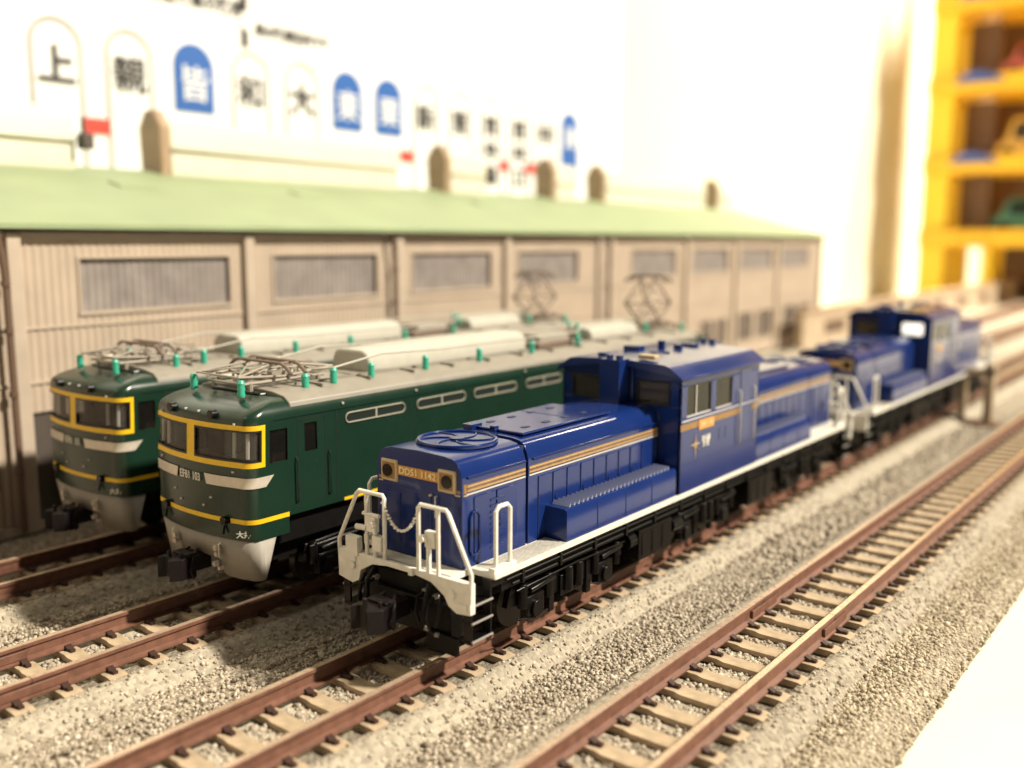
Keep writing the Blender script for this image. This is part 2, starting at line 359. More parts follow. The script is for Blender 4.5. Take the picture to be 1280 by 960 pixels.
def coupler(parent, y, d, mt):
    m = MB(); K = .8
    m.box(-.17, .17, y, y-d*.55, .52, .86); m.box(-.27, .27, y-d*.42, y-d*.64, .42, 1.0)
    m.prism([(-.34, y-d*.60), (.30, y-d*.60), (.36, y-d*.78), (.20, y-d*1.0), (.05, y-d*.92), (.0, y-d*.82), (-.2, y-d*.84), (-.30, y-d*.98), (-.36, y-d*.82)], 'z', .46, .94)
    m.tube([(.1, y-d*.3, 1.02), (.32, y-d*.5, .9), (.36, y-d*.62, .66), (.3, y-d*.5, .42)], .035, 8)
    m.tube([(-.15, y-d*.3, 1.02), (-.36, y-d*.5, .85), (-.40, y-d*.66, .60), (-.32, y-d*.5, .40)], .035, 8)
    m.cyl((-.12, y-d*.8, .93), (-.12, y-d*.8, 1.08), .05, 8); m.cyl((.18, y-d*.7, .93), (.18, y-d*.7, 1.05), .04, 8)
    m.v = [(x*K, y+(yy_-y)*.85, .80+(z-.70)*K) for x, yy_, z in m.v]
    return m.build('coupler', mt, parent, bevel=.02)

# ------------------------------------------------------------------ DD51-type blue diesel
def diesel():
    L = 17.05; W = 1.485
    t = thing('diesel_locomotive', 'shiny blue diesel locomotive in sharp focus, cream plate DD51 1142 on its nose', 'locomotive', (X3, 10.6, 0), 'coupled blue diesel locomotives')
    # deck
    m = MB(); m.box(-W, W, .62, L-.62, 1.385, 1.475); m.box(-1.0, 1.0, .1, .615, 1.385, 1.475); m.box(-1.0, 1.0, L-.615, L-.1, 1.385, 1.475)
    for k in range(0, 40):
        y = .75+k*.05
        if y > 2.6: break
        m.box(.98, 1.45, y, y+.02, 1.476, 1.484); m.box(-1.45, -.98, y, y+.02, 1.476, 1.484)
    m.build('deck', WDECK, t, bevel=.012)
    # frame below the deck
    m = MB(); m.box(-1.38, 1.38, .66, L-.66, 1.22, 1.38); m.box(-1.30, 1.30, 1.0, L-1.0, 1.04, 1.215); m.box(-.8, .8, .3, L-.3, .75, 1.21)
    for s in (-1, 1):
        m.tube([(s*1.40, 1.0, 1.26), (s*1.40, L-1.0, 1.26)], .022, 6); m.tube([(s*1.36, 1.2, 1.13), (s*1.36, L-1.2, 1.13)], .03, 6)
        for k in range(14): m.box(s*1.38, s*1.43, 1.4+k*1.08, 1.47+k*1.08, 1.10, 1.36)
    m.build('frame', BLACKM, t, bevel=.01)
    # hoods
    def hood(y0, y1, top, mirror=False, fan=True):
        prof = [(-.95, 1.46), (-.95, 2.93), (-.925, 3.05), (-.86, top-.10), (-.76, top-.03), (-.6, top), (0, top+.02), (.6, top), (.76, top-.03), (.86, top-.10), (.925, 3.05), (.95, 2.93), (.95, 1.46)]
        m = MB(); m.prism(prof, 'y', y0, y1)
        ya, yb = y0, y1
        # raised side doors
        n = int((yb-ya-.5)/.40)
        for s in (-1, 1):
            for k in range(n):
                a = ya+.28+k*(yb-ya-.5)/n
                m.box(s*.95, s*.968, a, a+(yb-ya-.5)/n-.045, 1.56, 2.62)
                if k % 2: m.box(s*.968, s*.985, a+.06, a+.09, 2.0, 2.2)
            # gutter rail under the roof bend
            m.tube([(s*.956, ya+.12, 2.955), (s*.956, yb-.02, 2.955)], .026, 8)
        return m
    m = hood(.45, 2.10, 3.27)
    for s in (-1, 1):
        for z0 in (1.75, ):
            pts = [(s*.972, .62+.0, 1.75), (s*.972, .62, 2.3), (s*.972, .68, 2.38), (s*.972, .78, 2.38), (s*.972, .84, 2.3), (s*.972, .84, 1.75), (s*.972, .78, 1.67), (s*.972, .68, 1.67)]
            m.tube(pts, .022, 6, closed=True)
        for k in range(9): m.box(s*.968, s*.982, 1.12, 1.50, 1.66+k*.1, 1.70+k*.1)
    hb = m.build('front_hood', BLUE, t, bevel=.035, seg=3)
    # radiator fan cover with swirling arms
    m = MB(); cyf = 1.42
    m.cyl((0, cyf, 3.285), (0, cyf, 3.318), .70, 40); m.tube([(.66*math.cos(a), cyf+.66*math.sin(a), 3.325) for a in np.linspace(0, 2*PI, 40, endpoint=False)], .03, 6, closed=True)
    m.cyl((0, cyf, 3.31), (0, cyf, 3.35), .13, 16)
    for k in range(6):
        a0 = k*PI/3
        m.tube([((.1+.09*i)*math.cos(a0+i*.12), cyf+(.1+.09*i)*math.sin(a0+i*.12), 3.325) for i in range(7)], .016, 6)
    m.build('fan_cover', BLUE, hb)
    m = hood(2.17, 6.60, 3.30)
    m.box(-.55, -.35, 2.2, 2.5, 3.29, 3.40); m.box(.0, .12, 2.28, 2.40, 3.29, 3.42)
    m.build('front_hood', BLUE, t, bevel=.035, seg=3)
    m = MB(); m.box(-.85, .85, 2.08, 2.19, 1.5, 3.2); m.build('hood_seam', BLUE_D, t)
    # raised top panel with slots
    m = MB(); m.box(-.70, .70, 2.34, 5.15, 3.318, 3.365)
    hp = m.build('top_panel', BLUE, t, bevel=.02, seg=3)
    for k in range(4):
        for s in (-1, 1): m = MB(); m.box(s*.40-.05, s*.40+.05, 2.72+k*.62, 2.88+k*.62, 3.36, 3.374); m.build('top_slot', BLUE_D, hp)
    m = MB(); m.box(-.70, .70, 4.05, 4.075, 3.36, 3.3685); m.build('panel_joint', BLUE_D, hp)
    # rear hood
    m = hood(10.5, 14.9, 3.30)
    m.build('rear_hood', BLUE, t, bevel=.035, seg=3)
    m = hood(14.95, 16.6, 3.27); rh = m.build('rear_hood', BLUE, t, bevel=.035, seg=3)
    m = MB(); m.cyl((0, 15.7, 3.285), (0, 15.7, 3.318), .70, 36); m.cyl((0, 15.7, 3.31), (0, 15.7, 3.35), .13, 16)
    for k in range(6): m.tube([((.1+.09*i)*math.cos(k*PI/3+i*.12), 15.7+(.1+.09*i)*math.sin(k*PI/3+i*.12), 3.325) for i in range(7)], .016, 6)
    m.build('fan_cover', BLUE, rh)
    m = MB(); m.box(-.66, .66, 11.1, 14.2, 3.318, 3.37); m.box(-.2, .2, 14.35, 14.6, 3.31, 3.42); m.box(-.5, -.3, 10.8, 11.0, 3.31, 3.5); m.build('top_panel', BLUE, t, bevel=.02)
    # gold stripe with its thin pale line
    def stripe(y0, y1, z0, z1, xo, name='gold_stripe'):
        for s in (-1, 1):
            m = MB(); a, b = sorted((s*xo, s*(xo+.006)))
            m.box(a, b, y0, y1, z0, z0+.052, 0); m.box(a, b, y0, y1, z0+.066, z1, 0)
            m.box(*sorted((s*xo, s*(xo+.009))), y0, y1, z0-.045, z0-.022, 1); m.box(*sorted((s*xo, s*(xo+.009))), y0, y1, z0+.018, z0+.028, 2)
            m.box(*sorted((s*xo, s*(xo+.009))), y0, y1, z1-.035, z1-.022, 2)
            m.build(name, [GOLD, SILV, CREAM], t)
    stripe(.55, 2.08, 2.72, 2.845, .952); stripe(2.19, 6.58, 2.72, 2.845, .952); stripe(10.5, 14.9, 2.72, 2.845, .952); stripe(14.95, 16.5, 2.72, 2.845, .952)
    for s in (-1, 1):                                          # stripe running round the front corners to the lamps
        m = MB()
        pts = [(s*.958, .58), (s*.958, .50), (s*.93, .455), (s*.88, .443), (s*.80, .443)]
        for i in range(len(pts)-1):
            for z0, z1, mi in ((2.71, 2.76, 0), (2.665, 2.688, 1), (2.76, 2.86, 0)):
                if mi == 0 and z0 > 2.75 and i > 1: continue
                (xa, ya), (xb, yb) = pts[i], pts[i+1]
                m.add([(xa, ya, z0), (xb, yb, z0), (xb, yb, z1), (xa, ya, z1)], [(0, 1, 2, 3)], mi)
        m.build('gold_stripe', [GOLD, CREAM], t)
    for side, yf in ((1, .45), (-1, L-.45)):
        def yy(a): return yf-side*a
        for s in (-1, 1):
            m = MB(); m.box(s*.64-.19, s*.64+.19, yy(-.05), yy(.035), 2.69, 3.06)
            h = m.build('headlight', CREAM, t, bevel=.03, seg=3)
            m = MB(); m.box(s*.64-.14, s*.64+.14, yy(.034), yy(.040), 2.74, 3.01); m.build('lamp_recess', GOLD, h)
            m = MB(); m.cyl((s*.66, yy(.03), 2.875), (s*.66, yy(.06), 2.875), .105, 20); m.build('lens', LAMP, h)
        m = MB(); m.box(-.46, .46, yy(-.02), yy(.012), 2.82, 2.985); pl = m.build('number_plate', PLATE, t, bevel=.006)
        text('plate_number', 'DD51 1142', .155, LETTER, (0, yy(.02), 2.902), (side, 0, 0), (0, 0, 1), pl, ext=.006, squeeze=1.12, bold=.003)
        m = MB(); m.box(-.30, .30, yy(.0), yy(.012), 1.6, 2.6); m.box(-.9, -.4, yy(0), yy(.01), 1.7, 2.5); m.box(.4, .9, yy(0), yy(.01), 1.7, 2.5); m.build('nose_panel', BLUE, t, bevel=.008)
        m = MB(); m.cyl((.30, yy(0), 2.6), (.30, yy(.05), 2.6), .02, 8); m.tube([(.42, yy(.01), 2.25), (.42, yy(.05), 2.25), (.42, yy(.05), 2.6), (.42, yy(.01), 2.6)], .012, 6); m.build('nose_handrail', SILV, t)
        # white buffer beam
        poly = [(-1.48, 1.475), (-1.48, .98), (-1.14, .92), (-.98, 1.0), (-.94, 1.18), (-.66, 1.34), (-.3, 1.385), (.3, 1.385), (.66, 1.34), (.94, 1.18), (1.02, 1.04), (1.2, .95), (1.48, .98), (1.48, 1.475)]
        m = MB(); m.prism(poly, 'y', yy(.43), yy(.31))
        m.cyl((1.12, yy(.42), 1.25), (1.12, yy(.47), 1.25), .07, 12); m.cyl((-1.12, yy(.42), 1.25), (-1.12, yy(.47), 1.25), .07, 12)
        m.box(.2, .3, yy(.35), yy(.47), 1.36, 1.47); m.box(-1.36, -1.04, yy(.43), yy(.445), 1.3, 1.44); m.box(1.22, 1.42, yy(.43), yy(.445), 1.02, 1.14)
        m.build('buffer_beam', WHITE, t, bevel=.02, seg=2)
        # railings
        yr = yy(.40)
        for s in (-1, 1):
            m = MB()
            m.tube([(s*1.46, yr, .98+.2), (s*1.48, yr, 1.62), (s*1.02, yr, 2.50), (s*.97, yr, 2.55), (s*.42, yr, 2.55), (s*.38, yr, 2.50), (s*.38, yr, 1.44)], .036, 8)
            m.tube([(s*.80, yr, 2.54), (s*.80, yr, 1.44)], .034, 8)
            m.box(s*.56, s*.76, yr-.05, yr+.05, 1.90, 2.16); m.tube([(s*.60, yr, 1.92), (s*.60, yr, 1.44)], .04, 8); m.cyl((s*.56, yr-.07*side, 2.05), (s*.56, yr-.15*side, 2.05), .06, 10)
            if s*side < 0:
                m.box(s*1.26, s*.98, yr-.06, yr+.06, 1.42, 1.74); m.cyl((s*.78, yr-.02, 1.94), (s*1.0, yr-.05*side, 1.94), .05, 8); m.cyl((s*.5, yr, 2.18), (s*.88, yr, 2.18), .035, 8); m.box(s*.42, s*.62, yr-.06, yr+.06, 1.6, 1.85)
            m.build('railing', WHITE, t, bevel=.0)
        m = MB(); n = 22
        for i in range(n+1):
            u = i/n; x = -.40+.80*u; z = 2.44-.40*(1-(2*u-1)**2)
            if i % 2: m.tube([(x-.03, yr-.012, z), (x, yr-.024, z+.02), (x+.03, yr-.012, z), (x, yr, z-.02)], .013, 6, closed=True)
            else: m.tube([(x-.03, yr-.018, z-.012), (x, yr-.018, z+.0), (x+.03, yr-.018, z+.012)], .02, 6)
        m.build('chain', WHITE, t)
        # corner steps and U rails
        for s in (-1, 1):
            m = MB(); ya, yb = yy(.34), yy(-.12)
            for y in (ya, yb): m.box(s*1.28, s*1.44, y-.02, y+.02, .46, 1.40)
            st = m.build('step_frame', BLACK, t, bevel=.006)
            for z in (.50, .80, 1.08):
                q = MB(); q.box(*sorted((s*1.22, s*1.43)), min(ya, yb)-.02, max(ya, yb)+.02, z, z+.022, 1); q.cyl((s*1.452, min(ya, yb)-.02, z+.014), (s*1.452, max(ya, yb)+.02, z+.014), .020, 8); q.build('rung', [PALE, BLACK], st)
            m = MB(); y1, y2 = yy(-.26), yy(-.62)
            m.tube([(s*1.42, y1, 1.50), (s*1.42, y1, 2.46), (s*1.42, (y1*.8+y2*.2), 2.53), (s*1.42, (y1*.2+y2*.8), 2.53), (s*1.42, y2, 2.46), (s*1.42, y2, 1.50)], .036, 8)
            m.box(s*1.36, s*1.475, min(y1, y2)-.10, max(y1, y2)+.10, 1.40, 1.56)
            m.build('side_handrail', WHITE, t)
        coupler(t, yy(.35), side*1.15, BROWNB)
        m = MB(); m.box(-.95, .95, yy(.28), yy(-.2), .38, .95); m.box(-1.15, -.5, yy(.38), yy(.3), .2, .5); m.box(.5, 1.15, yy(.38), yy(.3), .2, .5)
        for s in (-1, 1):
            m.tube([(s*.62, yy(.42), 1.3), (s*.66, yy(.55), 1.1), (s*.62, yy(.58), .75), (s*.55, yy(.5), .55)], .04, 8); m.tube([(s*.86, yy(.40), 1.15), (s*.9, yy(.50), .95), (s*.84, yy(.52), .66)], .035, 8)
        m.build('snow_plough', BLACKM, t, bevel=.015)
        for hx, hz in ((-.62, 1.12), (-.80, 1.05), (.50, 1.15), (.72, 1.10)):
            m = MB(); m.tube([(hx, yy(.36), hz), (hx-.03, yy(.52), hz-.06), (hx-.02, yy(.60), hz-.28), (hx+.04, yy(.56), hz-.50), (hx+.10, yy(.50), hz-.56)], .030, 8, mi=0)
            m.cyl((hx, yy(.33), hz), (hx, yy(.42), hz), .045, 8, 1); m.cyl((hx+.09, yy(.51), hz-.56), (hx+.15, yy(.48), hz-.57), .04, 8, 1)
            m.build('brake_hose', [BLACK, PALE], t)
    # side boxes with louvred top
    for s in (-1, 1):
        for y0, y1 in ((2.66, 6.56), (10.44, 13.95)):
            m = MB(); m.prism([(s*.955, 1.478), (s*1.425, 1.478), (s*1.425, 2.0), (s*1.39, 2.05), (s*.955, 2.06)], 'y', y0, y1)
            for q in range(1, 4): m.box(s*1.425, s*1.433, y0+q*(y1-y0)/4-.012, y0+q*(y1-y0)/4+.012, 1.5, 2.0)
            bx = m.build('side_box', BLUE, t, bevel=.02, seg=3)
            m = MB(); n = int((y1-y0-.25)/.14)
            for k in range(n): 
                yk = y0+.15+k*.14; m.add([(s*1.0, yk, 2.06), (s*1.36, yk, 2.055), (s*1.36, yk+.05, 2.125), (s*1.0, yk+.05, 2.13), (s*1.0, yk+.06, 2.06), (s*1.36, yk+.06, 2.055)], [(0, 1, 2, 3), (3, 2, 5, 4), (0, 3, 4), (1, 5, 2)])
            m.build('louvre', LOUV, bx)
    # cab
    y0, y1 = 6.62, 10.42; Wc = 1.455
    m = MB()
    for s in (-1, 1):   # side walls built round their openings
        xa, xb = sorted((s*Wc, s*(Wc-.06)))
        m.box(xa, xb, y0, y1, 1.478, 3.06); m.box(xa, xb, y0, y1, 3.72, 3.88)
        for a, b in ((y0, 6.90), (7.98, 8.22), (9.0, y1)): m.box(xa, xb, a, b, 3.06, 3.72)
    for yw, dd in ((y0, .06), (y1, -.06)):
        ya, yb = sorted((yw, yw+dd))
        for s in (-1, 1):
            m.box(*sorted((s*.955, s*Wc)), ya+.0, yb, 1.478, 3.30); m.box(*sorted((0, s*.955)), ya, yb, 2.9, 3.30)
            m.box(*sorted((s*.0, s*.42)), ya, yb, 3.30, 3.80); m.box(*sorted((s*1.20, s*Wc)), ya, yb, 3.30, 3.80)
            m.prism([(0, 3.80), (s*Wc, 3.80), (s*Wc, 3.90), (s*1.2, 4.08), (s*.9, 4.12), (0, 4.16)], 'y', ya, yb)
    cab = m.build('cab', BLUE, t, bevel=.012)
    m = MB(); m.prism([(-1.53, 3.86), (-1.53, 3.92), (-1.23, 4.12), (-1.17, 4.145), (-1.08, 4.16), (0, 4.215), (1.08, 4.16), (1.17, 4.145), (1.23, 4.12), (1.53, 3.92), (1.53, 3.86), (1.3, 3.93), (0, 4.10), (-1.3, 3.93)], 'y', y0-.14, y1+.12)
    for s in (-1, 1): m.tube([(s*1.535, y0-.12, 3.875), (s*1.535, y1+.1, 3.875)], .022, 8)
    roof = m.build('roof', BLUE, t, bevel=.015, seg=2, ang=24)
    m = MB(); m.cyl((-.3, 8.9, 4.15), (-.3, 8.9, 4.38), .09, 12); m.build('whistle', BLUE, roof, bevel=.01)
    for bb in ((-.75, -.55, 6.9, 7.1, 4.10, 4.25), (-.9, -.5, 8.2, 8.5, 4.1, 4.28), (.0, .2, 8.9, 9.0, 4.1, 4.31), (-.2, .2, 9.6, 9.8, 4.1, 4.27)):
        m = MB(); m.box(*bb); m.build('roof_fitting', BLUE, roof, bevel=.015)
    m = MB(); m.box(.35, .75, 6.75, 6.95, 4.215, 4.30); m.build('roof_fitting', CREAM, roof, bevel=.015)
    m = MB(); m.cyl((.25, 7.6, 4.15), (.25, 7.6, 4.225), .07, 12); m.build('roof_plug', BLUE_D, roof); m = MB(); m.cyl((.0, 8.0, 4.15), (.0, 8.0, 4.225), .09, 12); m.build('roof_plug', BLUE_D, roof); m = MB(); m.cyl((.24, 8.15, 4.15), (.24, 8.15, 4.225), .09, 12); m.build('roof_plug', BLUE_D, roof)
    m = MB(); m.box(-1.38, 1.38, y0+.08, y1-.08, 1.5, 3.0); m.box(-.5, .5, 8.2, 9.0, 3.0, 3.5); m.box(-1.0, -.55, 7.3, 7.8, 3.0, 3.45); m.box(.55, 1.0, 9.4, 9.8, 3.0, 3.45); m.box(-1.38, 1.38, 8.44, 8.50, 3.0, 3.85)
    m.build('cab_interior', DARKIN, cab)
    for s in (-1, 1):
        for a, b in ((6.90, 7.98), (8.22, 9.0)):
            m = MB(); x = s*(Wc-.03); m.box(*sorted((x, x-.012*s)), a, b, 3.06, 3.72); wdw = m.build('side_window', GLASS, t)
            m = MB(); xa, xb = sorted((x+.004*s, x+.022*s)); fr = .025
            m.box(xa, xb, a, b, 3.06, 3.06+fr); m.box(xa, xb, a, b, 3.72-fr, 3.72, 1); m.box(xa, xb, a, a+fr, 3.06+fr, 3.72-fr, 1); m.box(xa, xb, b-fr, b, 3.06+fr, 3.72-fr, 1)
            if a < 7: m.box(xa, xb, a+.40, a+.43, 3.06+fr, 3.72-fr)
            m.build('window_frame', [SILV, RUBBER], wdw)  # pale sill and mullion: edge highlights put into the frame colour
        for yw, dd in ((y0, 1), (y1, -1)):
            m = MB(); m.box(*sorted((s*.42, s*1.20)), yw+.02*dd, yw+.035*dd, 3.30, 3.80)
            fw = m.build('front_window', GLASSC, t)
            m = MB()
            for (xa, xb, za, zb) in ((.42, .455, 3.30, 3.80), (1.165, 1.20, 3.30, 3.80), (.455, 1.165, 3.30, 3.34), (.455, 1.165, 3.76, 3.80)):
                m.box(*sorted((s*xa, s*xb)), yw-.02*dd, yw+.018*dd, za, zb)
            m.build('window_frame', RUBBER, fw)
            m = MB(); m.tube([(s*.38, yw-.04*dd, 3.34), (s*.9, yw-.04*dd, 3.42)], .010, 6); m.build('wiper', BLACK, fw)
        # door with grab rails
        m = MB(); xa, xb = sorted((s*Wc, s*(Wc+.012))); m.box(xa, xb, 9.42, 10.02, 2.1, 3.8); dr = m.build('cab_door', BLUE, t, bevel=.01)
        m = MB()
        for y in (9.34, 10.12): m = MB(); m.tube([(s*(Wc+.01), y, 2.1), (s*(Wc+.06), y, 2.16), (s*(Wc+.06), y, 3.3), (s*(Wc+.01), y, 3.36)], .016, 6); m.build('grab_rail', SILV, dr)
        # lower cab seam, stripe, plate, star, small lettering
        m = MB(); m.box(*sorted((s*Wc, s*(Wc+.010))), y0, y1, 2.055, 2.075); m.box(*sorted((s*Wc, s*(Wc+.014))), y0+.05, y1, 2.985, 3.005, 1)
        for yb in (8.4, 8.7): m.box(*sorted((s*Wc, s*(Wc+.008))), yb, yb+.12, 2.35, 2.62)
        m.build('cab_trim', [BLUE, SILV], t)
        m = MB(); m.box(*sorted((s*Wc, s*(Wc+.006))), y0+.02, y1, 2.80, 2.93); m.build('gold_stripe', GOLD, t)
        m = MB(); m.box(*sorted((s*Wc, s*(Wc+.018))), 7.42, 8.12, 2.72, 2.93); pn = m.build('name_plate', PLATE, t, bevel=.005)
        text('plate_number', 'DD51 1142', .13, LETTER, (s*(Wc+.02), 7.77, 2.825), (0, s, 0), (0, 0, 1), pn, ext=.004, squeeze=.9)
        m = MB(); cyy, cz = 7.30, 2.44; xs_ = s*(Wc+.006)
        for k in range(8):
            a = PI/2+k*PI/4; R = (.34 if k == 4 else .24) if k % 2 == 0 else .13
            if k == 5: R = .27
            b1, b2 = a-.35, a+.35
            m.prism([(cyy+R*math.cos(a)*s, cz+R*math.sin(a)), (cyy+.05*math.cos(b1)*s, cz+.05*math.sin(b1)), (cyy, cz), (cyy+.05*math.cos(b2)*s, cz+.05*math.sin(b2))], 'x', xs_, xs_+.006*s, k % 2)
        m.build('star_emblem', [CREAM, GOLD], t)
        e = MB(); e.box(*sorted((s*Wc, s*(Wc+.004))), 7.62, 7.64, 2.36, 2.5); e.build('door_line', BLUE_D, t)
        text('small_lettering', '北斗星', .13, LWHITE, (s*(Wc+.006), 7.78, 2.50), (0, s, 0), (0, 0, 1), t, ext=.003, bold=.004)
        text('small_lettering', '鷲 空', .13, LWHITE, (s*(Wc+.006), 7.78, 2.38), (0, s, 0), (0, 0, 1), t, ext=.003, bold=.004)
    for yw, dd in ((y0, 1), (y1, -1)):     # exhaust casing in front of each cab wall
        m = MB(); ya, yb = sorted((yw-.02*dd, yw-.42*dd)); m.box(-.24, .24, ya, yb, 3.25, 4.22)
        m.cyl((-.12, (ya+yb)/2, 4.2), (-.12, (ya+yb)/2, 4.30), .08, 12); m.cyl((.12, (ya+yb)/2, 4.2), (.12, (ya+yb)/2, 4.30), .08, 12)
        m.tube([(-.32, yw-.10*dd, 3.3), (-.32, yw-.10*dd, 4.12), (-.2, yw-.12*dd, 4.24)], .035, 8); m.tube([(.33, yw-.06*dd, 3.3), (.33, yw-.06*dd, 4.1)], .02, 8)
        m.build('exhaust_casing', BLUE, t, bevel=.03, seg=3)
    # underframe
    side_bogie(t, 3.1, 2.2, 3.6); side_bogie(t, L-3.1, 2.2, 3.6); side_bogie(t, L/2-.2, 1.8, 2.9, top=1.0, hw=1.1)
    for s in (-1, 1):
        for a, b in ((5.25, 6.55), (10.3, 11.7)):
            m = MB(); m.box(*sorted((s*.75, s*1.36)), a, b, .42, 1.03)
            for q in range(3): m.box(*sorted((s*1.36, s*1.375)), a+.1+q*.4, a+.4+q*.4, .5, .95)
            m.build('fuel_tank', BLACK, t, bevel=.03, seg=3)
        m = MB(); m.cyl((s*1.2, 4.95, .85), (s*1.2, 5.2, .85), .16, 14); m.build('air_tank', BLACK, t)
        m = MB(); m.cyl((s*1.25, 6.62, .8), (s*1.25, 7.0, .8), .15, 14); m.build('air_tank', BLACK, t)
    return t
dd = diesel()
d2 = copy_tree(dd); d2.location.y = 10.6+18.35
for o in [x for x in bpy.data.objects if x.parent == d2 and x.name.startswith('gold_stripe')]: bpy.data.objects.remove(o)
d2['label'] = 'blurred second blue diesel locomotive coupled behind the front one, bright cab window'
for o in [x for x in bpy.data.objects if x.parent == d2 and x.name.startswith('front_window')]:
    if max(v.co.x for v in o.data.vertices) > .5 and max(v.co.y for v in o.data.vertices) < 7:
        o.data = o.data.copy(); o.data.materials.clear(); o.data.materials.append(GLINT)  # this pane glows in place of a bright reflection

# ------------------------------------------------------------------ green electric locomotive
class Shell:
    def __init__(s, L, W):
        s.L, s.W = L, W; pts = []; n = 14; r = .26
        for i in range(n+1):
            x = (W-r)*i/n; pts.append((x, .24*(x/W)**2.2))
        x0, y0_ = pts[-1]; 
        for i in range(1, 9):
            a = -PI/2+.22+(PI/2-.22)*i/8; pts.append((W-r+r*math.cos(a), y0_+r*math.sin(a)+r*math.cos(.22)))
        pts.append((W, L/2)); s.p = pts
        s.c = [0]
        for a, b in zip(pts, pts[1:]): s.c.append(s.c[-1]+math.hypot(b[0]-a[0], b[1]-a[1]))
        s.U = s.c[-1]
    def uy(s, y):      # arc position of a side point at y
        return s.c[-2]+(y-s.p[-2][1])
    def plan(s, u):
        u = abs(u); i = 0
        while i < len(s.c)-2 and s.c[i+1] < u: i += 1
        k = (u-s.c[i])/(s.c[i+1]-s.c[i]); a, b = s.p[i], s.p[i+1]
        return a[0]+(b[0]-a[0])*k, a[1]+(b[1]-a[1])*k
    def P(s, u, z, off=0):
        x, y = s.plan(u)
        if off:
            e = .01; x2, y2 = s.plan(abs(u)+e); x1, y1_ = s.plan(max(0, abs(u)-e)); tx, ty = x2-x1, y2-y1_; l = math.hypot(tx, ty) or 1
            x += ty/l*off; y -= tx/l*off
        q = 1.0; dy = 0
        if z > 2.6: dy += .05*(z-2.6)
        if z < 1.5: dy += .10*(1.5-z)
        if z > 3.50:
            h = (z-3.50)/.33; q = 1-.17*h**2.6; dy += .60*h**2.8
        wgt = max(0, 1-y/1.6) if y < 1.6 else 0
        return (x*q*(1 if u >= 0 else -1), y+dy*min(1, wgt*1.15), z)
def shell_mesh(m, S, us, zs, holes=(), off=0, mi=0, mirror=False):
    for i in range(len(us)-1):
        for j in range(len(zs)-1):
            uc, zc = (us[i]+us[i+1])/2, (zs[j]+zs[j+1])/2
            if any(a < uc < b and c < zc < d for a, b, c, d in holes): continue
            q = [S.P(us[i], zs[j], off), S.P(us[i+1], zs[j], off), S.P(us[i+1], zs[j+1], off), S.P(us[i], zs[j+1], off)]
            if mirror: q = [(x, S.L-y, z) for x, y, z in q]
            m.add(q, [(0, 1, 2, 3)], mi)
def weld(o, d=.0008):
    bm = bmesh.new(); bm.from_mesh(o.data); bmesh.ops.remove_doubles(bm, verts=bm.verts, dist=d); bmesh.ops.recalc_face_normals(bm, faces=bm.faces); bm.to_mesh(o.data); bm.free()
    o.data.polygons.foreach_set('use_smooth', [True]*len(o.data.polygons)); o.data.set_sharp_from_angle(angle=math.radians(40))
def patch(S, u0, u1, z0, z1, off, mt, name, parent, mirror=False, slant=0, th=.0):
    n = max(2, int((u1-u0)/.06)); m = MB()
    for i in range(n):
        a, b = u0+(u1-u0)*i/n, u0+(u1-u0)*(i+1)/n
        q = []
        for u, z in ((a, z0), (b, z0), (b, z1), (a, z1)):
            uu = u
            if slant and z == z1: uu = u + slant*((abs(u)-abs(u0))/(abs(u1)-abs(u0)+1e-9)) if True else u
            q.append(S.P(uu, z, off))
        if mirror: q = [(x, S.L-y, z) for x, y, z in q]
        m.add(q, [(0, 1, 2, 3)])
    o = m.build(name, mt, parent); weld(o); return o
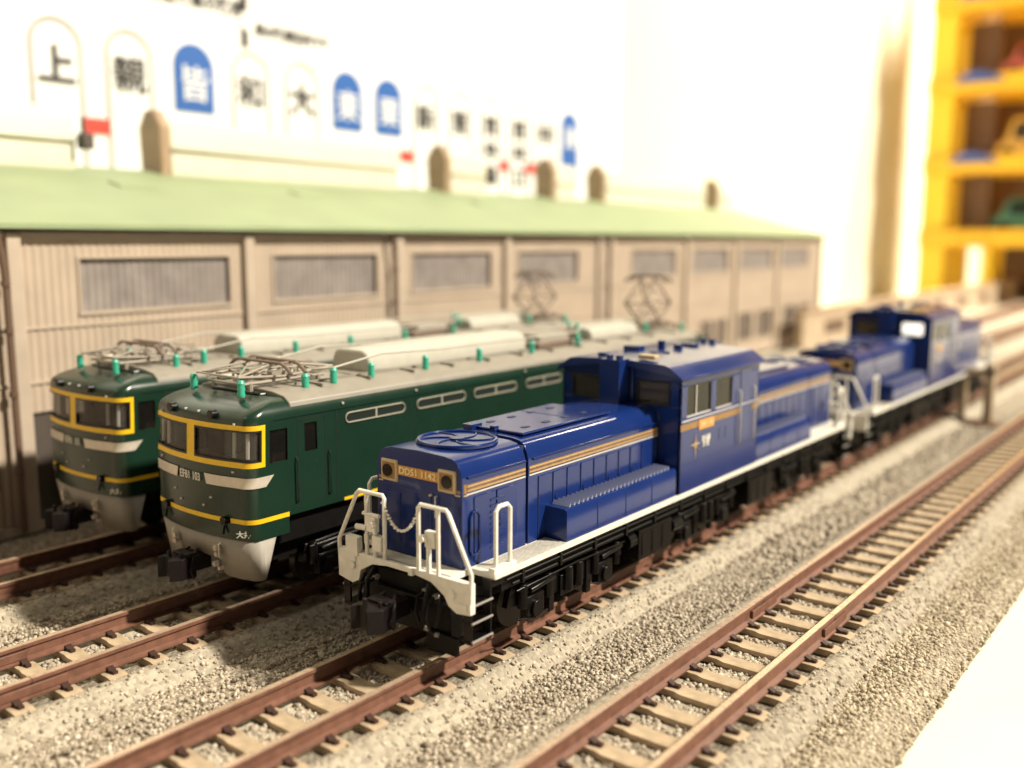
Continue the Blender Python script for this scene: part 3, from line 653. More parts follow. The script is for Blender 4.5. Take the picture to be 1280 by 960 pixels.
def panto(parent, yc, raised, zb=4.02):
    m = MB(); lean = 0
    for s in (-1, 1):                       # base frame
        m.tube([(s*.55, yc-.95, zb+.02), (s*.55, yc+.95, zb+.02)], .03, 6)
        for q in (-1, 1): m.cyl((s*.55, yc+q*.8, zb-.12), (s*.55, yc+q*.8, zb+.03), .05, 8)
    for q in (-.95, -.3, .3, .95): m.tube([(-.55, yc+q, zb+.02), (.55, yc+q, zb+.02)], .028, 6)
    for s in (-1, 1):
        for q in (-1, 1): m.tube([(s*.2, yc+q*.25, zb+.08), (s*.2, yc+q*.9, zb+.10)], .05, 8)
    if not raised:
        for q in (-.7, -.5, .5, .7): m.tube([(-.5, yc+q, zb+.10), (.5, yc+q*.8, zb+.20)], .016, 6); m.tube([(.5, yc+q, zb+.10), (-.5, yc+q*.8, zb+.20)], .016, 6)
        for s in (-1, 1): m.tube([(s*.42, yc-1.05, zb+.12), (s*.36, yc, zb+.24), (s*.42, yc+1.05, zb+.12)], .02, 6); m.box(s*.28, s*.42, yc-.2, yc+.2, zb+.02, zb+.16)
    if raised:
        zk, zt, ky = zb+.72, zb+1.5, .62
        arms = [((.40, .20, zb+.05), (.46, ky, zk), (.26, .10, zt))]
    else:
        zk, zt, ky = zb+.17, zb+.30, 1.12
        arms = [((.50, .30, zb+.05), (.62, ky, zk), (.34, .16, zt))]
    for s in (-1, 1):
        for q in (-1, 1):
            a, b, c = arms[0]
            A = Vector((s*a[0], yc-q*a[1], a[2])); B_ = Vector((s*b[0], yc+q*b[1], b[2])); D = Vector((s*c[0], yc+(q if not raised else -q)*c[1]*(1 if not raised else 1), c[2]))
            m.tube([A, B_], .032 if raised else .026, 6); m.tube([B_, D], .027 if raised else .022, 6)
    for q in (-1, 1):
        kx = .46 if raised else .62; m.tube([(-kx, yc+q*ky, zk), (kx, yc+q*ky, zk)], .022, 6)
        m.tube([(-.5, yc-q*.3, zb+.06), (kx, yc+q*ky, zk)], .015, 6); m.tube([(.5, yc-q*.3, zb+.06), (-kx, yc+q*ky, zk)], .015, 6)
        m.tube([(-kx, yc+q*ky, zk), (.32, yc-q*.14*(1 if raised else -1), zt)], .013, 6); m.tube([(kx, yc+q*ky, zk), (-.32, yc-q*.14*(1 if raised else -1), zt)], .013, 6)
    po = m.build('pantograph', PANTR if raised else PANTO, parent)
    m = MB()
    for q in (-.17, .17):                    # contact strips with drooping horns
        hw = .74 if raised else .95; m.tube([(-hw, yc+q, zt-.14), (-hw+.16, yc+q, zt-.02), (-hw+.3, yc+q, zt+.04), (hw-.3, yc+q, zt+.04), (hw-.16, yc+q, zt-.02), (hw, yc+q, zt-.14)], .035, 6)
    for s in (-1, 1): m.tube([(s*.5, yc-.17, zt+.02), (s*.5, yc+.17, zt+.02)], .025, 6)
    m.build('contact_strip', PANTD, po)
def electric(xc, yf, label, number):
    L = 18.0; W = 1.46; S = Shell(L, W)
    t = thing('electric_locomotive', label, 'locomotive', (xc, yf, 0), 'green electric locomotives')
    U = S.U; uS = S.uy
    yside = uS(.50)
    win = (.115, uS(.44), 2.80, 3.36); mid = .055
    holes = [win, (-win[1], -win[0], win[2], win[3]),
             (uS(.62), uS(1.02), 2.74, 3.32), (uS(1.42), uS(1.72), 2.82, 3.34), (-uS(1.02), -uS(.62), 2.74, 3.32), (-uS(1.72), -uS(1.42), 2.82, 3.34)]
    base = sorted(set([round(x, 4) for x in list(np.linspace(0, S.c[-2], 26)) + [win[0], win[1], uS(.62), uS(1.02), uS(1.1), uS(1.42), uS(1.72), uS(2.4), uS(4), U]]))
    us = [-x for x in reversed(base) if x > 0] + base
    zs = [1.70, 2.0, 2.4, 2.74, 2.80, 2.82, 3.32, 3.34, 3.36, 3.50, 3.56, 3.62, 3.68, 3.73, 3.78, 3.83]
    m = MB()
    for mir in (False, True):
        shell_mesh(m, S, us, zs, holes, 0, 0, mir)
        ua = [u for u in us if abs(u) <= uS(1.02)+.001]
        shell_mesh(m, S, ua, [1.38, 1.55, 1.70], (), 0, 0, mir)
        # top closure
        ring = [S.P(u, 3.83) for u in us]
        if mir: ring = [(x, L-y, z) for x, y, z in ring]
        n = len(ring)
        for i in range(n//2): 
            a, b, c, d = ring[i], ring[i+1], ring[n-2-i], ring[n-1-i]
            if i+1 <= n-2-i: m.add([a, b, c, d], [(0, 1, 2, 3)] if b != c else [(0, 1, 3)])
        m.add([S.P(us[0], 1.70), S.P(us[-1], 1.70)] if False else [], [])
    body = m.build('body', GREEN, t); weld(body)
    # interior
    m = MB(); m.box(-1.34, 1.34, 1.9, L-1.9, 1.75, 3.55); m.box(-1.3, 1.3, .4, 1.9, 1.75, 2.55); m.box(-.9, -.4, 1.0, 1.4, 2.55, 3.1); m.box(.4, .9, 1.0, 1.4, 2.55, 3.1); m.build('cab_interior', TANIN, t)
    for mir in (False, True):
        for s in (1, -1):
            def pu(a, b): return (a, b) if s > 0 else (-b, -a)
            # windscreen
            a, b = pu(win[0], win[1]); wn = patch(S, a, b, win[2], win[3], -.03, GLASSC, 'windscreen', t, mir)
            fr = MB()
            for (ua, ub, za, zb) in ((win[0], win[0]+.035, win[2], win[3]), (win[1]-.04, win[1], win[2], win[3]), (win[0], win[1], win[2], win[2]+.035), (win[0], win[1], win[3]-.035, win[3])):
                a, b = pu(ua, ub); n = max(2, int((b-a)/.06)); usx = [a+(b-a)*i/n for i in range(n+1)]; shell_mesh(fr, S, usx, [za, zb], (), .014, 0, mir)
            o = fr.build('window_gasket', RUBBER, wn)
            cp_ = MB()
            for uu in (S.c[12], uS(.16)):
                x, y, z = S.P(uu*s, 2.85, -.10); x2, y2, z2 = S.P(uu*s, 3.33, -.10)
                if mir: y, y2 = L-y, L-y2
                cp_.tube([(x, y, z), (x2, y2, z2)], .035, 6)
            cp_.build('clear_edge_glint', SILV, wn)  # pale strips put in for light caught in the clear glazing edges
            # yellow surround
            e = MB()
            for (ua, ub, za, zb) in ((0, uS(.52), 3.36, 3.45), (0, uS(.52), 2.70, 2.80), (win[1], uS(.52), 2.80, 3.36), (0, win[0], 2.80, 3.36)):
                a, b = pu(ua, ub); n = max(1, int((b-a)/.05)); usx = [a+(b-a)*i/n for i in range(n+1)]; shell_mesh(e, S, usx, [za, zb], (), .008, 0, mir)
            o = e.build('window_surround', YEL, t); weld(o)
            # silver band and yellow stripe
            m = MB(); n = 60
            for i in range(n):
                q = []
                for (f, z) in ((i/n, 2.34), ((i+1)/n, 2.34), ((i+1)/n, 2.53), (i/n, 2.53)):
                    lo, hi = (.45, uS(.52)) if z < 2.4 else (.40, uS(.70))
                    x, y, z_ = S.P((lo+(hi-lo)*f)*s, z, .020); q.append((x, y if not mir else L-y, z_))
                m.add(q, [(0, 1, 2, 3)])
            weld(m.build('silver_band', SBAND, t))
            for (ua, ub) in ((0, .80), (1.0, uS(1.02))):
                a, b = pu(ua, ub); patch(S, a, b, 1.69, 1.775, .010, YEL, 'yellow_stripe', t, mir)
            a, b = pu(uS(1.02), uS(1.9)); 
            # side windows
            for (ya, yb, za, zb) in ((.62, 1.02, 2.74, 3.32), (1.42, 1.72, 2.82, 3.34)):
                a, b = pu(uS(ya), uS(yb)); patch(S, a, b, za, zb, -.03, GLASS, 'side_window', t, mir)
            # tail lamp
            x, y, z = S.P(.90*s, 1.73, 0); 
            if mir: y = L-y
            q = MB(); d = -1 if not mir else 1
            q.cyl((x, y, z), (x, y+.09*d, z), .075, 14); q.tube([(x-.03, y+.03*d, z-.1), (x-.02, y+.07*d, z-.25)], .025, 6); q.build('tail_lamp', BLACK, t)
            # roof-front lamp
            x, y, z = S.P(.62*s, 3.60, .02)
            if mir: y = L-y
            q = MB(); q.cyl((x, y+.05*-d, z), (x, y+.07*d, z), .085, 16, 0); h = q.build('headlight', BLACK, t)
            q = MB(); q.cyl((x, y+.07*d, z), (x, y+.075*d, z), .062, 16); q.build('lens', LAMP, h)
            for uu, zz in ((.35, 1.93), (.55, 2.1), (1.1, 2.62), (1.12, 3.47), (.2, 3.62)):
                x, y, z = S.P(uu*s, zz, 0)
                if mir: y = L-y
                q = MB(); q.box(x-.02, x+.02, y-.03, y+.03, z-.015, z+.015); q.build('lamp_bracket', SILV, t)
        # number
        x0, y0_, z0_ = S.P(0, 2.43, .018); y0_ = y0_ if not mir else L-y0_
        text('loco_number', number, .21, LWHITE, (0, y0_-(.012 if not mir else -.012), 2.43), (1 if not mir else -1, 0, 0), (0, 0, 1), t, ext=.004, squeeze=.80, bold=.002)
        # skirt
        m = MB()
        prof = [(0, .96), (.42, .93), (.58, .90), (.62, .66), (.72, .62), (1.05, .60), (S.c[-2]-.05, .62), (uS(.40), .66)]
        for s in (1, -1):
            for i in range(len(prof)-1):
                n = 4
                for k in range(n):
                    f0, f1 = k/n, (k+1)/n
                    ua = prof[i][0]+(prof[i+1][0]-prof[i][0])*f0; ub = prof[i][0]+(prof[i+1][0]-prof[i][0])*f1
                    za = prof[i][1]+(prof[i+1][1]-prof[i][1])*f0; zb = prof[i][1]+(prof[i+1][1]-prof[i][1])*f1
                    uta, utb = ua, ub
                    if i == len(prof)-2: uta = prof[i][0]+(uS(.72)-prof[i][0])*f0; utb = prof[i][0]+(uS(.72)-prof[i][0])*f1
                    q = []
                    for u, z in ((ua, za), (ub, zb), (utb, 1.379), (uta, 1.379)):
                        x, y, z_ = S.P(u, z, -.035 if z < 1.3 else -.012); q.append((x*s, (y+.05*(1.38-z)) if not mir else L-(y+.05*(1.38-z)), z_))
                    m.add(q, [(0, 1, 2, 3)])
        sk = m.build('skirt', SKIRT, t); weld(sk)
        so = sk.modifiers.new('thick', 'SOLIDIFY'); so.thickness = .05; so.offset = -1
        for s in (-1, 1):
            m = MB()
            for uu, zz, r in ((.64, 1.18, .055), (.64, 1.06, .045), (.56, .86, .05), (.68, .80, .035)):
                x, y, z = S.P(uu, zz, 0); y = y-.0 if not mir else L-y; d = -1 if not mir else 1
                m.cyl((x*s, y, z), (x*s, y+.09*d, z), r, 10)
            x, y, z = S.P(.72, 1.2, .0); yy_ = y if not mir else L-y
            m.tube([(x*s, yy_+.02*d, 1.28), (x*s, yy_+.06*d, 1.25), (x*s, yy_+.06*d, 1.02), (x*s, yy_+.02*d, 1.0)], .018, 6)
            m.build('hose_cock', SBAND, sk)
        yb = .25 if not mir else L-.25
        coupler(t, yb, 1.05 if not mir else -1.05, BROWNB)
        # roof hatch over the cab
        ya, yb = (1.0, 2.1) if not mir else (L-2.1, L-1.0)
        m = MB(); m.box(-.75, .75, ya, yb, 3.82, 3.88); m.build('roof_hatch', ROOFG, t, bevel=.04, seg=3)
    # yellow sill stripe along the side
    for s in (-1, 1):
        m = MB(); m.box(*sorted((s*W, s*(W+.008))), 2.35, L-2.35, 1.70, 1.755); m.build('yellow_stripe', YEL, t)
        m = MB(); m.box(*sorted((s*W, s*(W+.015))), .75, L-.75, 3.495, 3.515)
        m.build('gutter', GREEN, t)
        for ya in (1.28, L-1.92):
            m = MB(); a, b = ya, ya+.64
            for y in (a, b): m.box(*sorted((s*W, s*(W+.004))), y-.01, y+.01, 1.72, 3.5)
            m.box(*sorted((s*W, s*(W+.004))), a, b, 3.42, 3.44); dr = m.build('cab_door', GREEN_D, t)
            m = MB()
            for y in (a-.07, b+.07): m = MB(); m.tube([(s*(W+.0), y, 1.9), (s*(W+.05), y, 1.95), (s*(W+.05), y, 2.7), (s*W, y, 2.75)], .016, 6); m.build('grab_rail', GREEN, dr)
        k = 0
        for ya, yb in ((2.42, 4.02), (4.38, 5.90), (6.20, 7.72), (8.10, 9.52), (9.95, 11.5), (11.9, 13.4), (13.85, 15.4)):
            m = MB(); z0, z1 = 3.20, 3.39; r = (z1-z0)/2; X = s*(W+.012)
            pts = [(X, ya+r, z0), (X, yb-r, z0)] + [(X, yb-r+r*math.cos(a), (z0+z1)/2+r*math.sin(a)) for a in np.linspace(-PI/2, PI/2, 7)[1:]] + [(X, ya+r, z1)] + [(X, ya+r-r*math.cos(a), (z0+z1)/2+r*math.sin(a)) for a in np.linspace(PI/2, -PI/2, 7)[1:-1]]
            m.tube(pts, .015, 6, closed=True); m.box(*sorted((s*W, s*(W+.02))), (ya+yb)/2-.02, (ya+yb)/2+.02, z0, z1)
            lv = m.build('side_vent', VENTM, t)
            m = MB(); m.box(*sorted((s*W, s*(W+.004))), ya+.07, yb-.07, z0+.015, z1-.015); m.build('vent_grille', GREEN_D, lv)
        for y in (2.2, 4.2, 7.9, 11.7, 15.6): 
            m = MB(); m.box(*sorted((s*W, s*(W+.003))), y-.012, y+.012, 1.75, 3.48); m.build('panel_seam', GREEN_D, t)
            m = MB(); m.cyl((s*W, y+.15, 3.60), (s*(W+.03), y+.15, 3.60), .025, 8); m.build('lifting_eye', ROOFB, t)
    text('small_lettering', '大井', .13, LWHITE, (S.P(1.28, 1.5)[0]+.01, S.P(1.28, 1.5)[1]-.012, 1.50), (.8, .6, 0), (0, 0, 1), t, ext=.003, bold=.004)
    # raised roof
    m = MB(); m.prism([(-1.42, 3.66), (-1.39, 3.76), (-1.24, 3.86), (-.9, 3.915), (0, 3.95), (.9, 3.915), (1.24, 3.86), (1.39, 3.76), (1.42, 3.66)], 'y', 1.15, L-1.15); roof = m.build('roof', ROOFS, t, bevel=.02, ang=25)
    m = MB()
    for y in np.arange(2.2, L-2, 1.25): m.box(-1.1, 1.1, y-.02, y+.02, 3.8, 3.955)
    m.box(.64, .70, 1.9, L-1.9, 3.9, 3.965); m.box(-.70, -.64, 1.9, L-1.9, 3.9, 3.965)
    m.build('roof_rib', ROOFS, roof)
    def cover(y0, y1, w, z1, mt=ROOFB, xc_=0):
        m = MB(); z0 = 3.90; h = z1-z0
        m.prism([(xc_-w, z0), (xc_-w, z0+h*.55), (xc_-w*.86, z0+h*.86), (xc_-w*.6, z1), (xc_+w*.6, z1), (xc_+w*.86, z0+h*.86), (xc_+w, z0+h*.55), (xc_+w, z0)], 'y', y0, y1)
        return m.build('roof_cover', mt, t, bevel=.06, seg=3)
    cover(3.9, 9.3, .56, 4.38); cover(12.35, 14.85, .50, 4.24); cover(10.1, 11.4, .42, 4.22, ROOFS)
    for bb in ((-.55, .0, 9.55, 9.9, 3.9, 4.25), (.2, .8, 9.5, 11.0, 3.86, 4.08), (-.4, .1, 11.5, 12.1, 3.9, 4.2)):
        m = MB(); m.box(*bb); m.build('roof_gear', PANTD, t, bevel=.02)
    m = MB(); m.cyl((-.75, 3.0, 4.02), (-.75, 3.5, 4.02), .12, 12); m.build('roof_gear', PANTD, t, bevel=.02)
    panto(t, 1.75, False); panto(t, L-1.75, True)
    m = MB(); 
    pts = [(.95, 2.6, 4.20), (.95, 3.9, 4.36), (.95, 5.6, 4.30), (.95, 7.3, 4.30), (.95, 9.0, 4.28), (.95, 11.0, 4.28), (.2, 12.2, 4.32), (.2, 15.2, 4.30)]
    m.tube(pts, .022, 6); m.tube([(-x, y, z) for x, y, z in pts], .022, 6); m.tube([(.95, 2.6, 4.2), (.5, 2.3, 4.15)], .02, 6); m.build('busbar', ROOFB, t)
    for x, y, z in ((.72, .62, 3.93), (-.72, .62, 3.93), (.95, 1.9, 3.94), (-.95, 1.9, 3.94), (.95, 2.6, 3.98), (-.95, 2.6, 3.98), (.95, 3.6, 3.98), (.95, 5.2, 3.98), (.95, 7.0, 3.98), (.95, 9.0, 3.98), (.95, 11.0, 3.98), (-.95, 5.2, 3.98), (-.95, 9.0, 3.98), (.2, 12.1, 3.98+.2), (-.35, 12.5, 4.18), (.55, 15.2, 4.0), (-.55, 15.2, 4.0), (.95, 17.1-.4, 3.93), (-.95, 16.7, 3.93), (0, 14.9, 4.0)):
        m = MB(); z -= .08; m.tube([(x, y, z), (x, y, z+.05), (x, y, z+.10), (x, y, z+.15), (x, y, z+.20), (x, y, z+.25), (x, y, z+.30)], [.064, .076, .063, .076, .063, .076, .05], 12); m.build('insulator', INSUL, t)
    # underframe
    m = MB(); m.box(-1.30, 1.30, .9, L-.9, 1.15, 1.72); m.box(-1.0, 1.0, .5, L-.5, .75, 1.3)
    for s in (-1, 1):
        m.box(*sorted((s*.7, s*1.3)), 5.0, 6.6, .5, 1.2); m.box(*sorted((s*.7, s*1.3)), 11.4, 13.0, .5, 1.2)
    m.build('underframe', BLACKM, t, bevel=.02)
    for yc in (3.2, L/2, L-3.2): side_bogie(t, yc, 2.2, 3.4, top=1.12)
    return t
electric(X2, 9.80, 'front green electric locomotive, number EF81 103, directly left of the blue diesel', 'EF81 103')
electric(X1, 9.97, 'rear green electric locomotive at far left, next to the depot wall', 'EF81 101')

# ------------------------------------------------------------------ depot building
AB = math.radians(2.5)
dep = thing('depot_building', 'long beige corrugated engine depot with pale green roof behind the locomotives', 'depot', (-23.29, 10.33, -.45), rz=AB)
s0, s1, HW = -14.0, 59.3, 7.35        # local: y along the facade, x outwards, z up from its base
holes = [(-12.2, -7.4), (-5.6, -1.0), (2.0, 6.55), (8.2, 12.65), (14.5, 19.1), (21.0, 25.6), (30.7, 35.5), (37.5, 42.4), (44.2, 49.5), (51.0, 56.5)]
ZW0, ZW1 = 5.28, 6.60
low = [(.55, 1.25, .1, 2.9), (2.4, 5.6, .05, 3.4), (-1.4, -.35, 1.15, 2.6), (9, 12.2, 1.2, 2.6), (38.8, 40.4, .95, 2.5), (40.9, 42.6, .95, 2.5), (44.3, 46.6, .95, 2.65), (47.4, 49.8, .95, 2.65), (51.9, 54.2, .95, 2.65), (55.0, 57.2, .95, 2.65)]
m = MB(); n = int((s1-s0)/.105); zs = sorted(set([0, HW, ZW0, ZW1]+[z for l in low for z in l[2:]]))
brk = sorted(set([round(s0+i*.105, 4) for i in range(n+1)]))
def cx(i): return (0, .03, .03, 0)[i % 4] if False else (.0 if i % 2 else .035)
for i in range(len(brk)-1):
    a, b = brk[i], brk[i+1]; c = (a+b)/2
    for j in range(len(zs)-1):
        zc = (zs[j]+zs[j+1])/2
        if ZW0 < zc < ZW1 and any(p < c < q for p, q in holes): continue
        if any(p < c < q and r < zc < t_ for p, q, r, t_ in low): continue
        m.add([(cx(i), a, zs[j]), (cx(i+1), b, zs[j]), (cx(i+1), b, zs[j+1]), (cx(i), a, zs[j+1])], [(0, 1, 2, 3)])
m.build('facade_wall', FACADE, dep, smooth=False)
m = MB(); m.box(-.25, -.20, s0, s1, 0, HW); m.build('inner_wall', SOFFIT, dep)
m = MB(); m.box(-14.0, 0, s1, s1+.15, 0, HW); m.prism([(-14.0, HW), (0, HW), (-7.3, 9.30)], 'y', s1, s1+.15); m.build('end_wall', FACADE, dep)
m = MB(); m.box(-14.0, -13.8, s0, s1, 0, HW); m.build('rear_wall', FACADE, dep)
for p, q in holes:
    m = MB(); k = int((q-p)/.105)
    for i in range(k):
        a, b = p+i*.105, p+(i+1)*.105; xa, xb = (-.09, -.055)[i % 2], (-.09, -.055)[(i+1) % 2]
        m.add([(xa, a, ZW0), (xb, b, ZW0), (xb, b, ZW1), (xa, a, ZW1)], [(0, 1, 2, 3)])
    wv = m.build('window', GREY, dep, smooth=False)
    m = MB(); m.box(-.05, .07, p-.08, q+.08, ZW0-.09, ZW0); m.box(-.05, .06, p-.06, q+.06, ZW1, ZW1+.05); m.box(-.05, .06, p-.06, p, ZW0, ZW1); m.box(-.05, .06, q, q+.06, ZW0, ZW1); m.build('window_frame', POSTM, wv)
for p, q, r, t_ in low:
    m = MB(); m.box(-.12, -.06, p, q, r, t_); lw = m.build('shutter', DOORG, dep)
    if r > .5:
        m = MB()
        for i in range(1, 4): m.box(-.06, -.02, p+(q-p)*i/4-.05, p+(q-p)*i/4+.05, r, t_)
        m.build('mullion', POSTM, lw)
for s in (-13, -6.6, .33, 7.2, 13.7, 20.1, 27.4, 28.5, 36.7, 43.5, 50.5, 59.1):
    m = MB(); m.box(.0, .20, s-.17, s+.17, 0, HW-.12); m.build('pilaster', POSTM, dep, bevel=.03)
for s in (.02, 27.95, 13.3):
    m = MB(); m.tube([(.30, s-.12, HW-.15), (.28, s-.02, HW-.9), (.28, s, HW-1.2), (.28, s+.02, .1)], .075, 8)
    for z in (1.5, 3.4, 4.9, 6.0): m.cyl((.28, s, z), (.28, s, z+.12), .11, 8)
    m.build('downpipe', PIPE, dep)
m = MB()
for z in (4.92, 3.6): m.box(.0, .06, s0, s1, z, z+.06)
m.box(.0, .10, s0, s1, HW-.25, HW-.12); m.box(.0, .12, s0, s1, .0, .22); m.build('belt_course', POSTM, dep)
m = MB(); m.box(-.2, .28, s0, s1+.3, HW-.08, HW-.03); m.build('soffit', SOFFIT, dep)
m = MB(); m.prism([(.42, HW-.02), (.42, HW+.10), (.2, HW+.15), (-7.3, 9.42), (-14.6, HW+.16), (-14.6, HW), (-7.3, 9.28)], 'y', s0-.3, s1+.45)
rf = m.build('roof', ROOFP, dep)
for (a, b) in ((6.0, 7.2), (13.2, 14.4), (24, 25.2)):
    m = MB(); m.prism([(-4.2, 8.56), (-4.9, 8.75), (-4.9, 8.86), (-4.2, 8.67)], 'y', a, b); m.build('roof_flap', ROOFP, rf)
for k, (a, b) in enumerate(((-9, 6.1), (9.3, 21.3), (24.7, 27.8), (33.9, 36.3), (39.4, 53.8), (56.0, 58.8))):
    m = MB(); m.prism([(-7.85, 9.0), (-7.85, 10.9), (-7.65, 11.2), (-6.95, 11.2), (-6.75, 10.9), (-6.75, 9.0)], 'y', a+.3, b)
    m.prism([(-6.75, 10.12), (-6.62, 10.12), (-6.62, 10.24), (-6.75, 10.24)], 'y', a+.3, b)
    vt = m.build('ridge_ventilator', VENTW, dep, bevel=.08)
    m = MB(); m.prism([(-7.85, 9.0), (-7.95, 10.9), (-7.55, 11.5), (-7.05, 11.5), (-6.65, 10.9), (-6.75, 9.0)], 'y', a-.15, a+.29); m.build('ventilator_end', VENTB, vt, bevel=.1)

m = MB(); m.box(-6.7, -6.3, 6.1, 6.5, 9.9, 10.4); m.box(-6.6, -6.5, 6.2, 6.3, 10.4, 10.9); m.build('roof_knob', DOORG, dep, bevel=.08)
# ------------------------------------------------------------------ wall, sign board, low wall
m = MB(); m.box(-40, -38.2, -60, 420, -6, 90); kind(m.build('wall', WALLM), 'structure')
m = MB(); m.box(-38.2, 80, 330, 332, -6, 120); kind(m.build('end_wall', WALLB), 'structure')
sg = thing('sign_board', 'white station map board with arched name plates on the wall above the depot', 'sign', (-37.86, 19.4, 14.8))
m = MB(); m.box(-.34, .35, -22, 40.9, -6.5, 13); m.build('board', SIGNW, sg, bevel=.08)
XS = .36
names = [('上', 0), ('親', 0), ('皆', 1), ('和', 0), ('大', 0), ('東', 1), ('栗', 1), ('新', 0), ('東', 0), ('西中島', 0), ('西中口', 0), ('中', 0), ('津', 2)]
def archpoly(yc, w, top, bot):
    return [(yc-w, bot)] + [(yc+w*math.cos(a), top-w+w*math.sin(a)) for a in np.linspace(PI, 0, 15)] + [(yc+w, bot)]
for k, (nm, bl) in enumerate(names):
    yc = k*3.061 - .0146*k*k; top = 0.15; bot = -2.75 if bl == 1 else (-4.6 if bl == 2 else -5.6)
    m = MB()
    if bl:
        m.prism(archpoly(yc, 1.0, top, bot), 'x', XS-.02, XS+.03); ap = m.build('name_arch', SIGNB, sg)
        if bl == 2: 
            q = MB(); q.box(XS, XS+.045, yc-.6, yc+.6, -5.2, -4.0); q.build('arch_panel', SIGNW, ap)
    else:
        pts = [(XS+.01, y, z) for y, z in archpoly(yc, .98, top, bot)]; m.tube(pts, .06, 6); ap = m.build('name_arch', SIGNG, sg)
    for i, ch in enumerate(nm):
        text('station_character', ch, 1.55 if len(nm) == 1 else 1.25, SIGNW if bl else SIGNK, (XS+.05, yc, -1.55-i*1.45 if len(nm) > 1 else -1.65), (0, 1, 0), (0, 0, 1), ap, ext=.02, bold=.012 if ch in '親皆和新東栗津' else .035)
for k in (0, 5.95, 8.0, 8.95, 9.9):
    m = MB(); y = (k+.5)*3.061 - .0146*(k+.5)**2; m.box(XS-.01, XS+.06, y-.5, y+.5, -4.02, -3.42); m.build('red_link', SIGNR, sg)
m = MB(); m.box(XS-.01, XS+.05, 8.8-.18, 8.8+.18, .4, 7.0); m.build('dark_line', SIGNK, sg)
m = MB(); m.cyl((XS, 8.95, 1.55), (XS+.08, 8.95, 1.55), .42, 20); m.build('line_dot', SIGNW, sg)
text('small_caption', '駅の路線案内です', .62, SIGNK, (XS+.03, 11.6, 1.25), (0, 1, 0), (0, 0, 1), sg, ext=.01, bold=.02, squeeze=.9)
text('small_caption', '阪急電車の路線', .75, SIGNK, (XS+.03, 6.4, 1.95), (0, 1, 0), (0, 0, 1), sg, ext=.01, bold=.02, squeeze=.9)
for yy_, s_ in ((10.1, .5), (12.2, .5)):
    text('small_caption', '・・', s_, SIGNK, (XS+.03, yy_, -.2), (0, 1, 0), (0, 0, 1), sg, ext=.01)
lw = thing('low_wall', 'low tan lineside wall beyond the end of the depot', 'wall', (-24.0, 62, -.8))
m = MB(); m.box(-.5, 0, 0, 150, 0, 2.65); m.build('wall_panel', LOWW, lw)
m = MB(); m.box(-.6, .12, -.1, 150, 2.66, 2.82); m.build('coping', VENTB, lw)
for k in range(12):
    m = MB(); m.box(.0, .04, 4+k*9, 8+k*9, 1.0, 1.9); m.build('dark_recess', PIPE, lw)
# trackside stand beside the second diesel
st = thing('trackside_stand', 'small brown lineside stand beside the second blue diesel', 'lineside stand', (-8.7, 41.2, -.8))
m = MB(); m.box(-.9, .9, -.55, .55, .16, .34); m.build('base', TDK, st, bevel=.04)
m = MB(); m.box(.28, .62, -.2, .2, .35, 2.7); m.box(-.62, -.40, -.2, .2, .35, 2.2); m.box(-.62, .62, -.2, .2, 2.2, 2.45); m.build('upright', LOWW, st, bevel=.03)

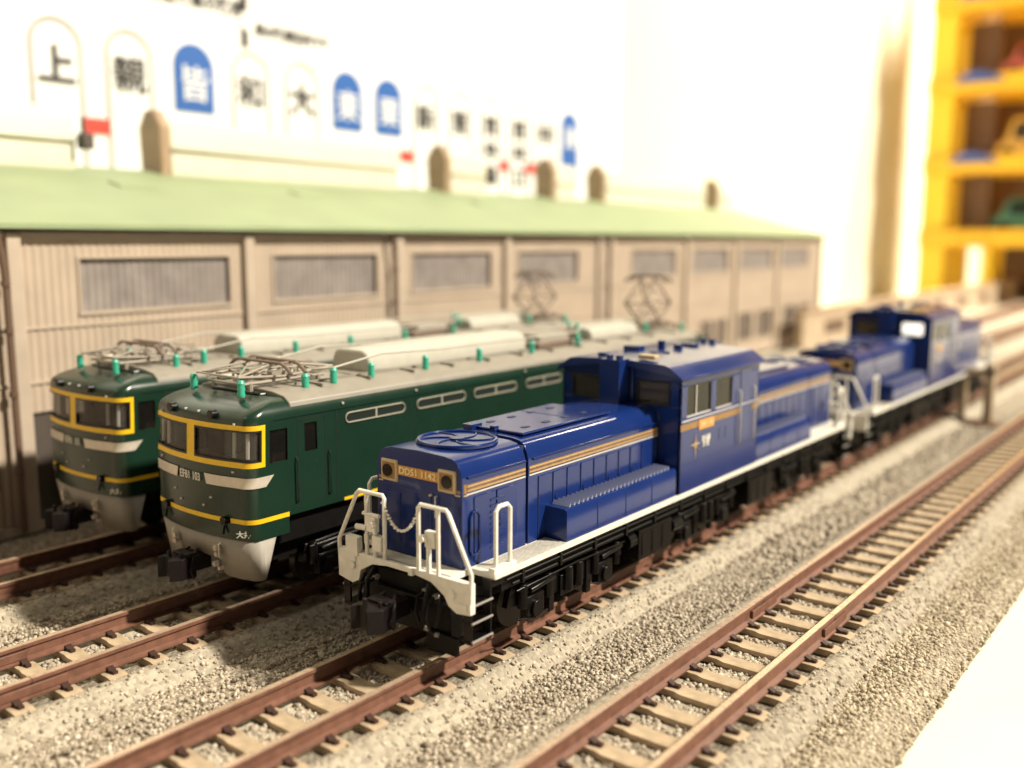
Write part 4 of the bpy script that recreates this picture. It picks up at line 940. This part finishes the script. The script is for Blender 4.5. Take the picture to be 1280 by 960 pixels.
# ------------------------------------------------------------------ yellow toy parking tower
tw = thing('parking_tower', 'yellow multi-storey toy parking tower at the right edge', 'toy tower', (-33.2, 121, -.8)); tw.scale = (.87,)*3
levels = [9.0, 18.6, 28.8, 39.2, 49.6]
for x in (1.9, 16.5):
    for y in (0, 11):
        m = MB(); m.box(x-1.9, x+1.5, y, y+2.2, 0, 56); m.build('column', TYEL, tw, bevel=.3)
for z in levels:
    m = MB(); m.box(0, 18.2, -.4, 13.4, z-1.3, z+.0); m.box(0, 18.2, -.8, -.4, z-1.3, z+1.0); m.build('deck', TORG, tw, bevel=.15)
    m = MB(); m.prism([(3.4, z+.0), (9.5, z), (8.0, z+1.0), (6.0, z+1.5), (4.6, z+1.3)], 'y', -1.1, -.82) if z > 9.5 else m.box(4, 9, -1.1, -.82, z-.4, z); m.build('kerb_trim', TBLU if z > 9.5 else TORG, tw, bevel=.1)
m = MB(); m.box(5.5, 17.7, 12.0, 12.6, 0, 56); m.build('back_panel', TDK, tw)
m = MB(); m.box(7.6, 9.9, 2, 4, 0, 8); m.prism([(6.8, 0), (10.6, 0), (9.6, 2.4), (9.3, 7.5), (8.4, 7.5), (8.0, 2.4)], 'y', -.6, 1.9); m.build('centre_pillar', TYEL, tw, bevel=.2)
for z in levels[:4]:
    m = MB(); m.prism([(3.6, z+.3), (7.2, z+.3), (7.4, z+8.4), (3.6, z+8.4)], 'y', 5, 6); m.build('lift_panel', TDK, tw)
def toycar(x, z, col, lab, y=2.2, h=1):
    t = thing('toy_car', lab, 'toy car', (-33.2+(x+38)*.87, 121+y*.87, z*.87-.8), 'toy cars on the parking tower'); t.scale = (.87,)*3
    p = [(0, .9), (0, 2.4), (1.2, 2.9), (2.3, 4.6*h), (6.2, 4.6*h), (7.4, 3.0), (8.6, 2.6), (8.6, .9)]
    m = MB(); m.prism(p, 'x', 0, 4.2) if False else m.prism([(a*.85, b) for a, b in p], 'y', 0, 4.0); m.build('body', mcar('toy_car_paint', col), t, bevel=.3, seg=3)
    m = MB(); m.prism([(1.9, 3.0), (2.3, 4.2*h), (5.0, 4.2*h), (5.7, 3.0)], 'y', -.06, 4.06); m.build('window', GLASS, t)
    for xx in (1.5, 5.9):
        for yy_ in (0.0, 4.0): m = MB(); m.cyl((xx, yy_-.25, 1.0), (xx, yy_+.25, 1.0), 1.0, 18); m.build('wheel', BLACKM, t)
toycar(-29.8, 28.8, (.50, .06, .03), 'red toy car on the third deck of the yellow tower'); toycar(-29.8, 18.6, (.75, .42, .03), 'yellow toy van on the second deck of the yellow tower', h=1.25)
toycar(-29.6, 9.0, (.02, .16, .09), 'green toy car on the lowest deck of the yellow tower', h=1.1)
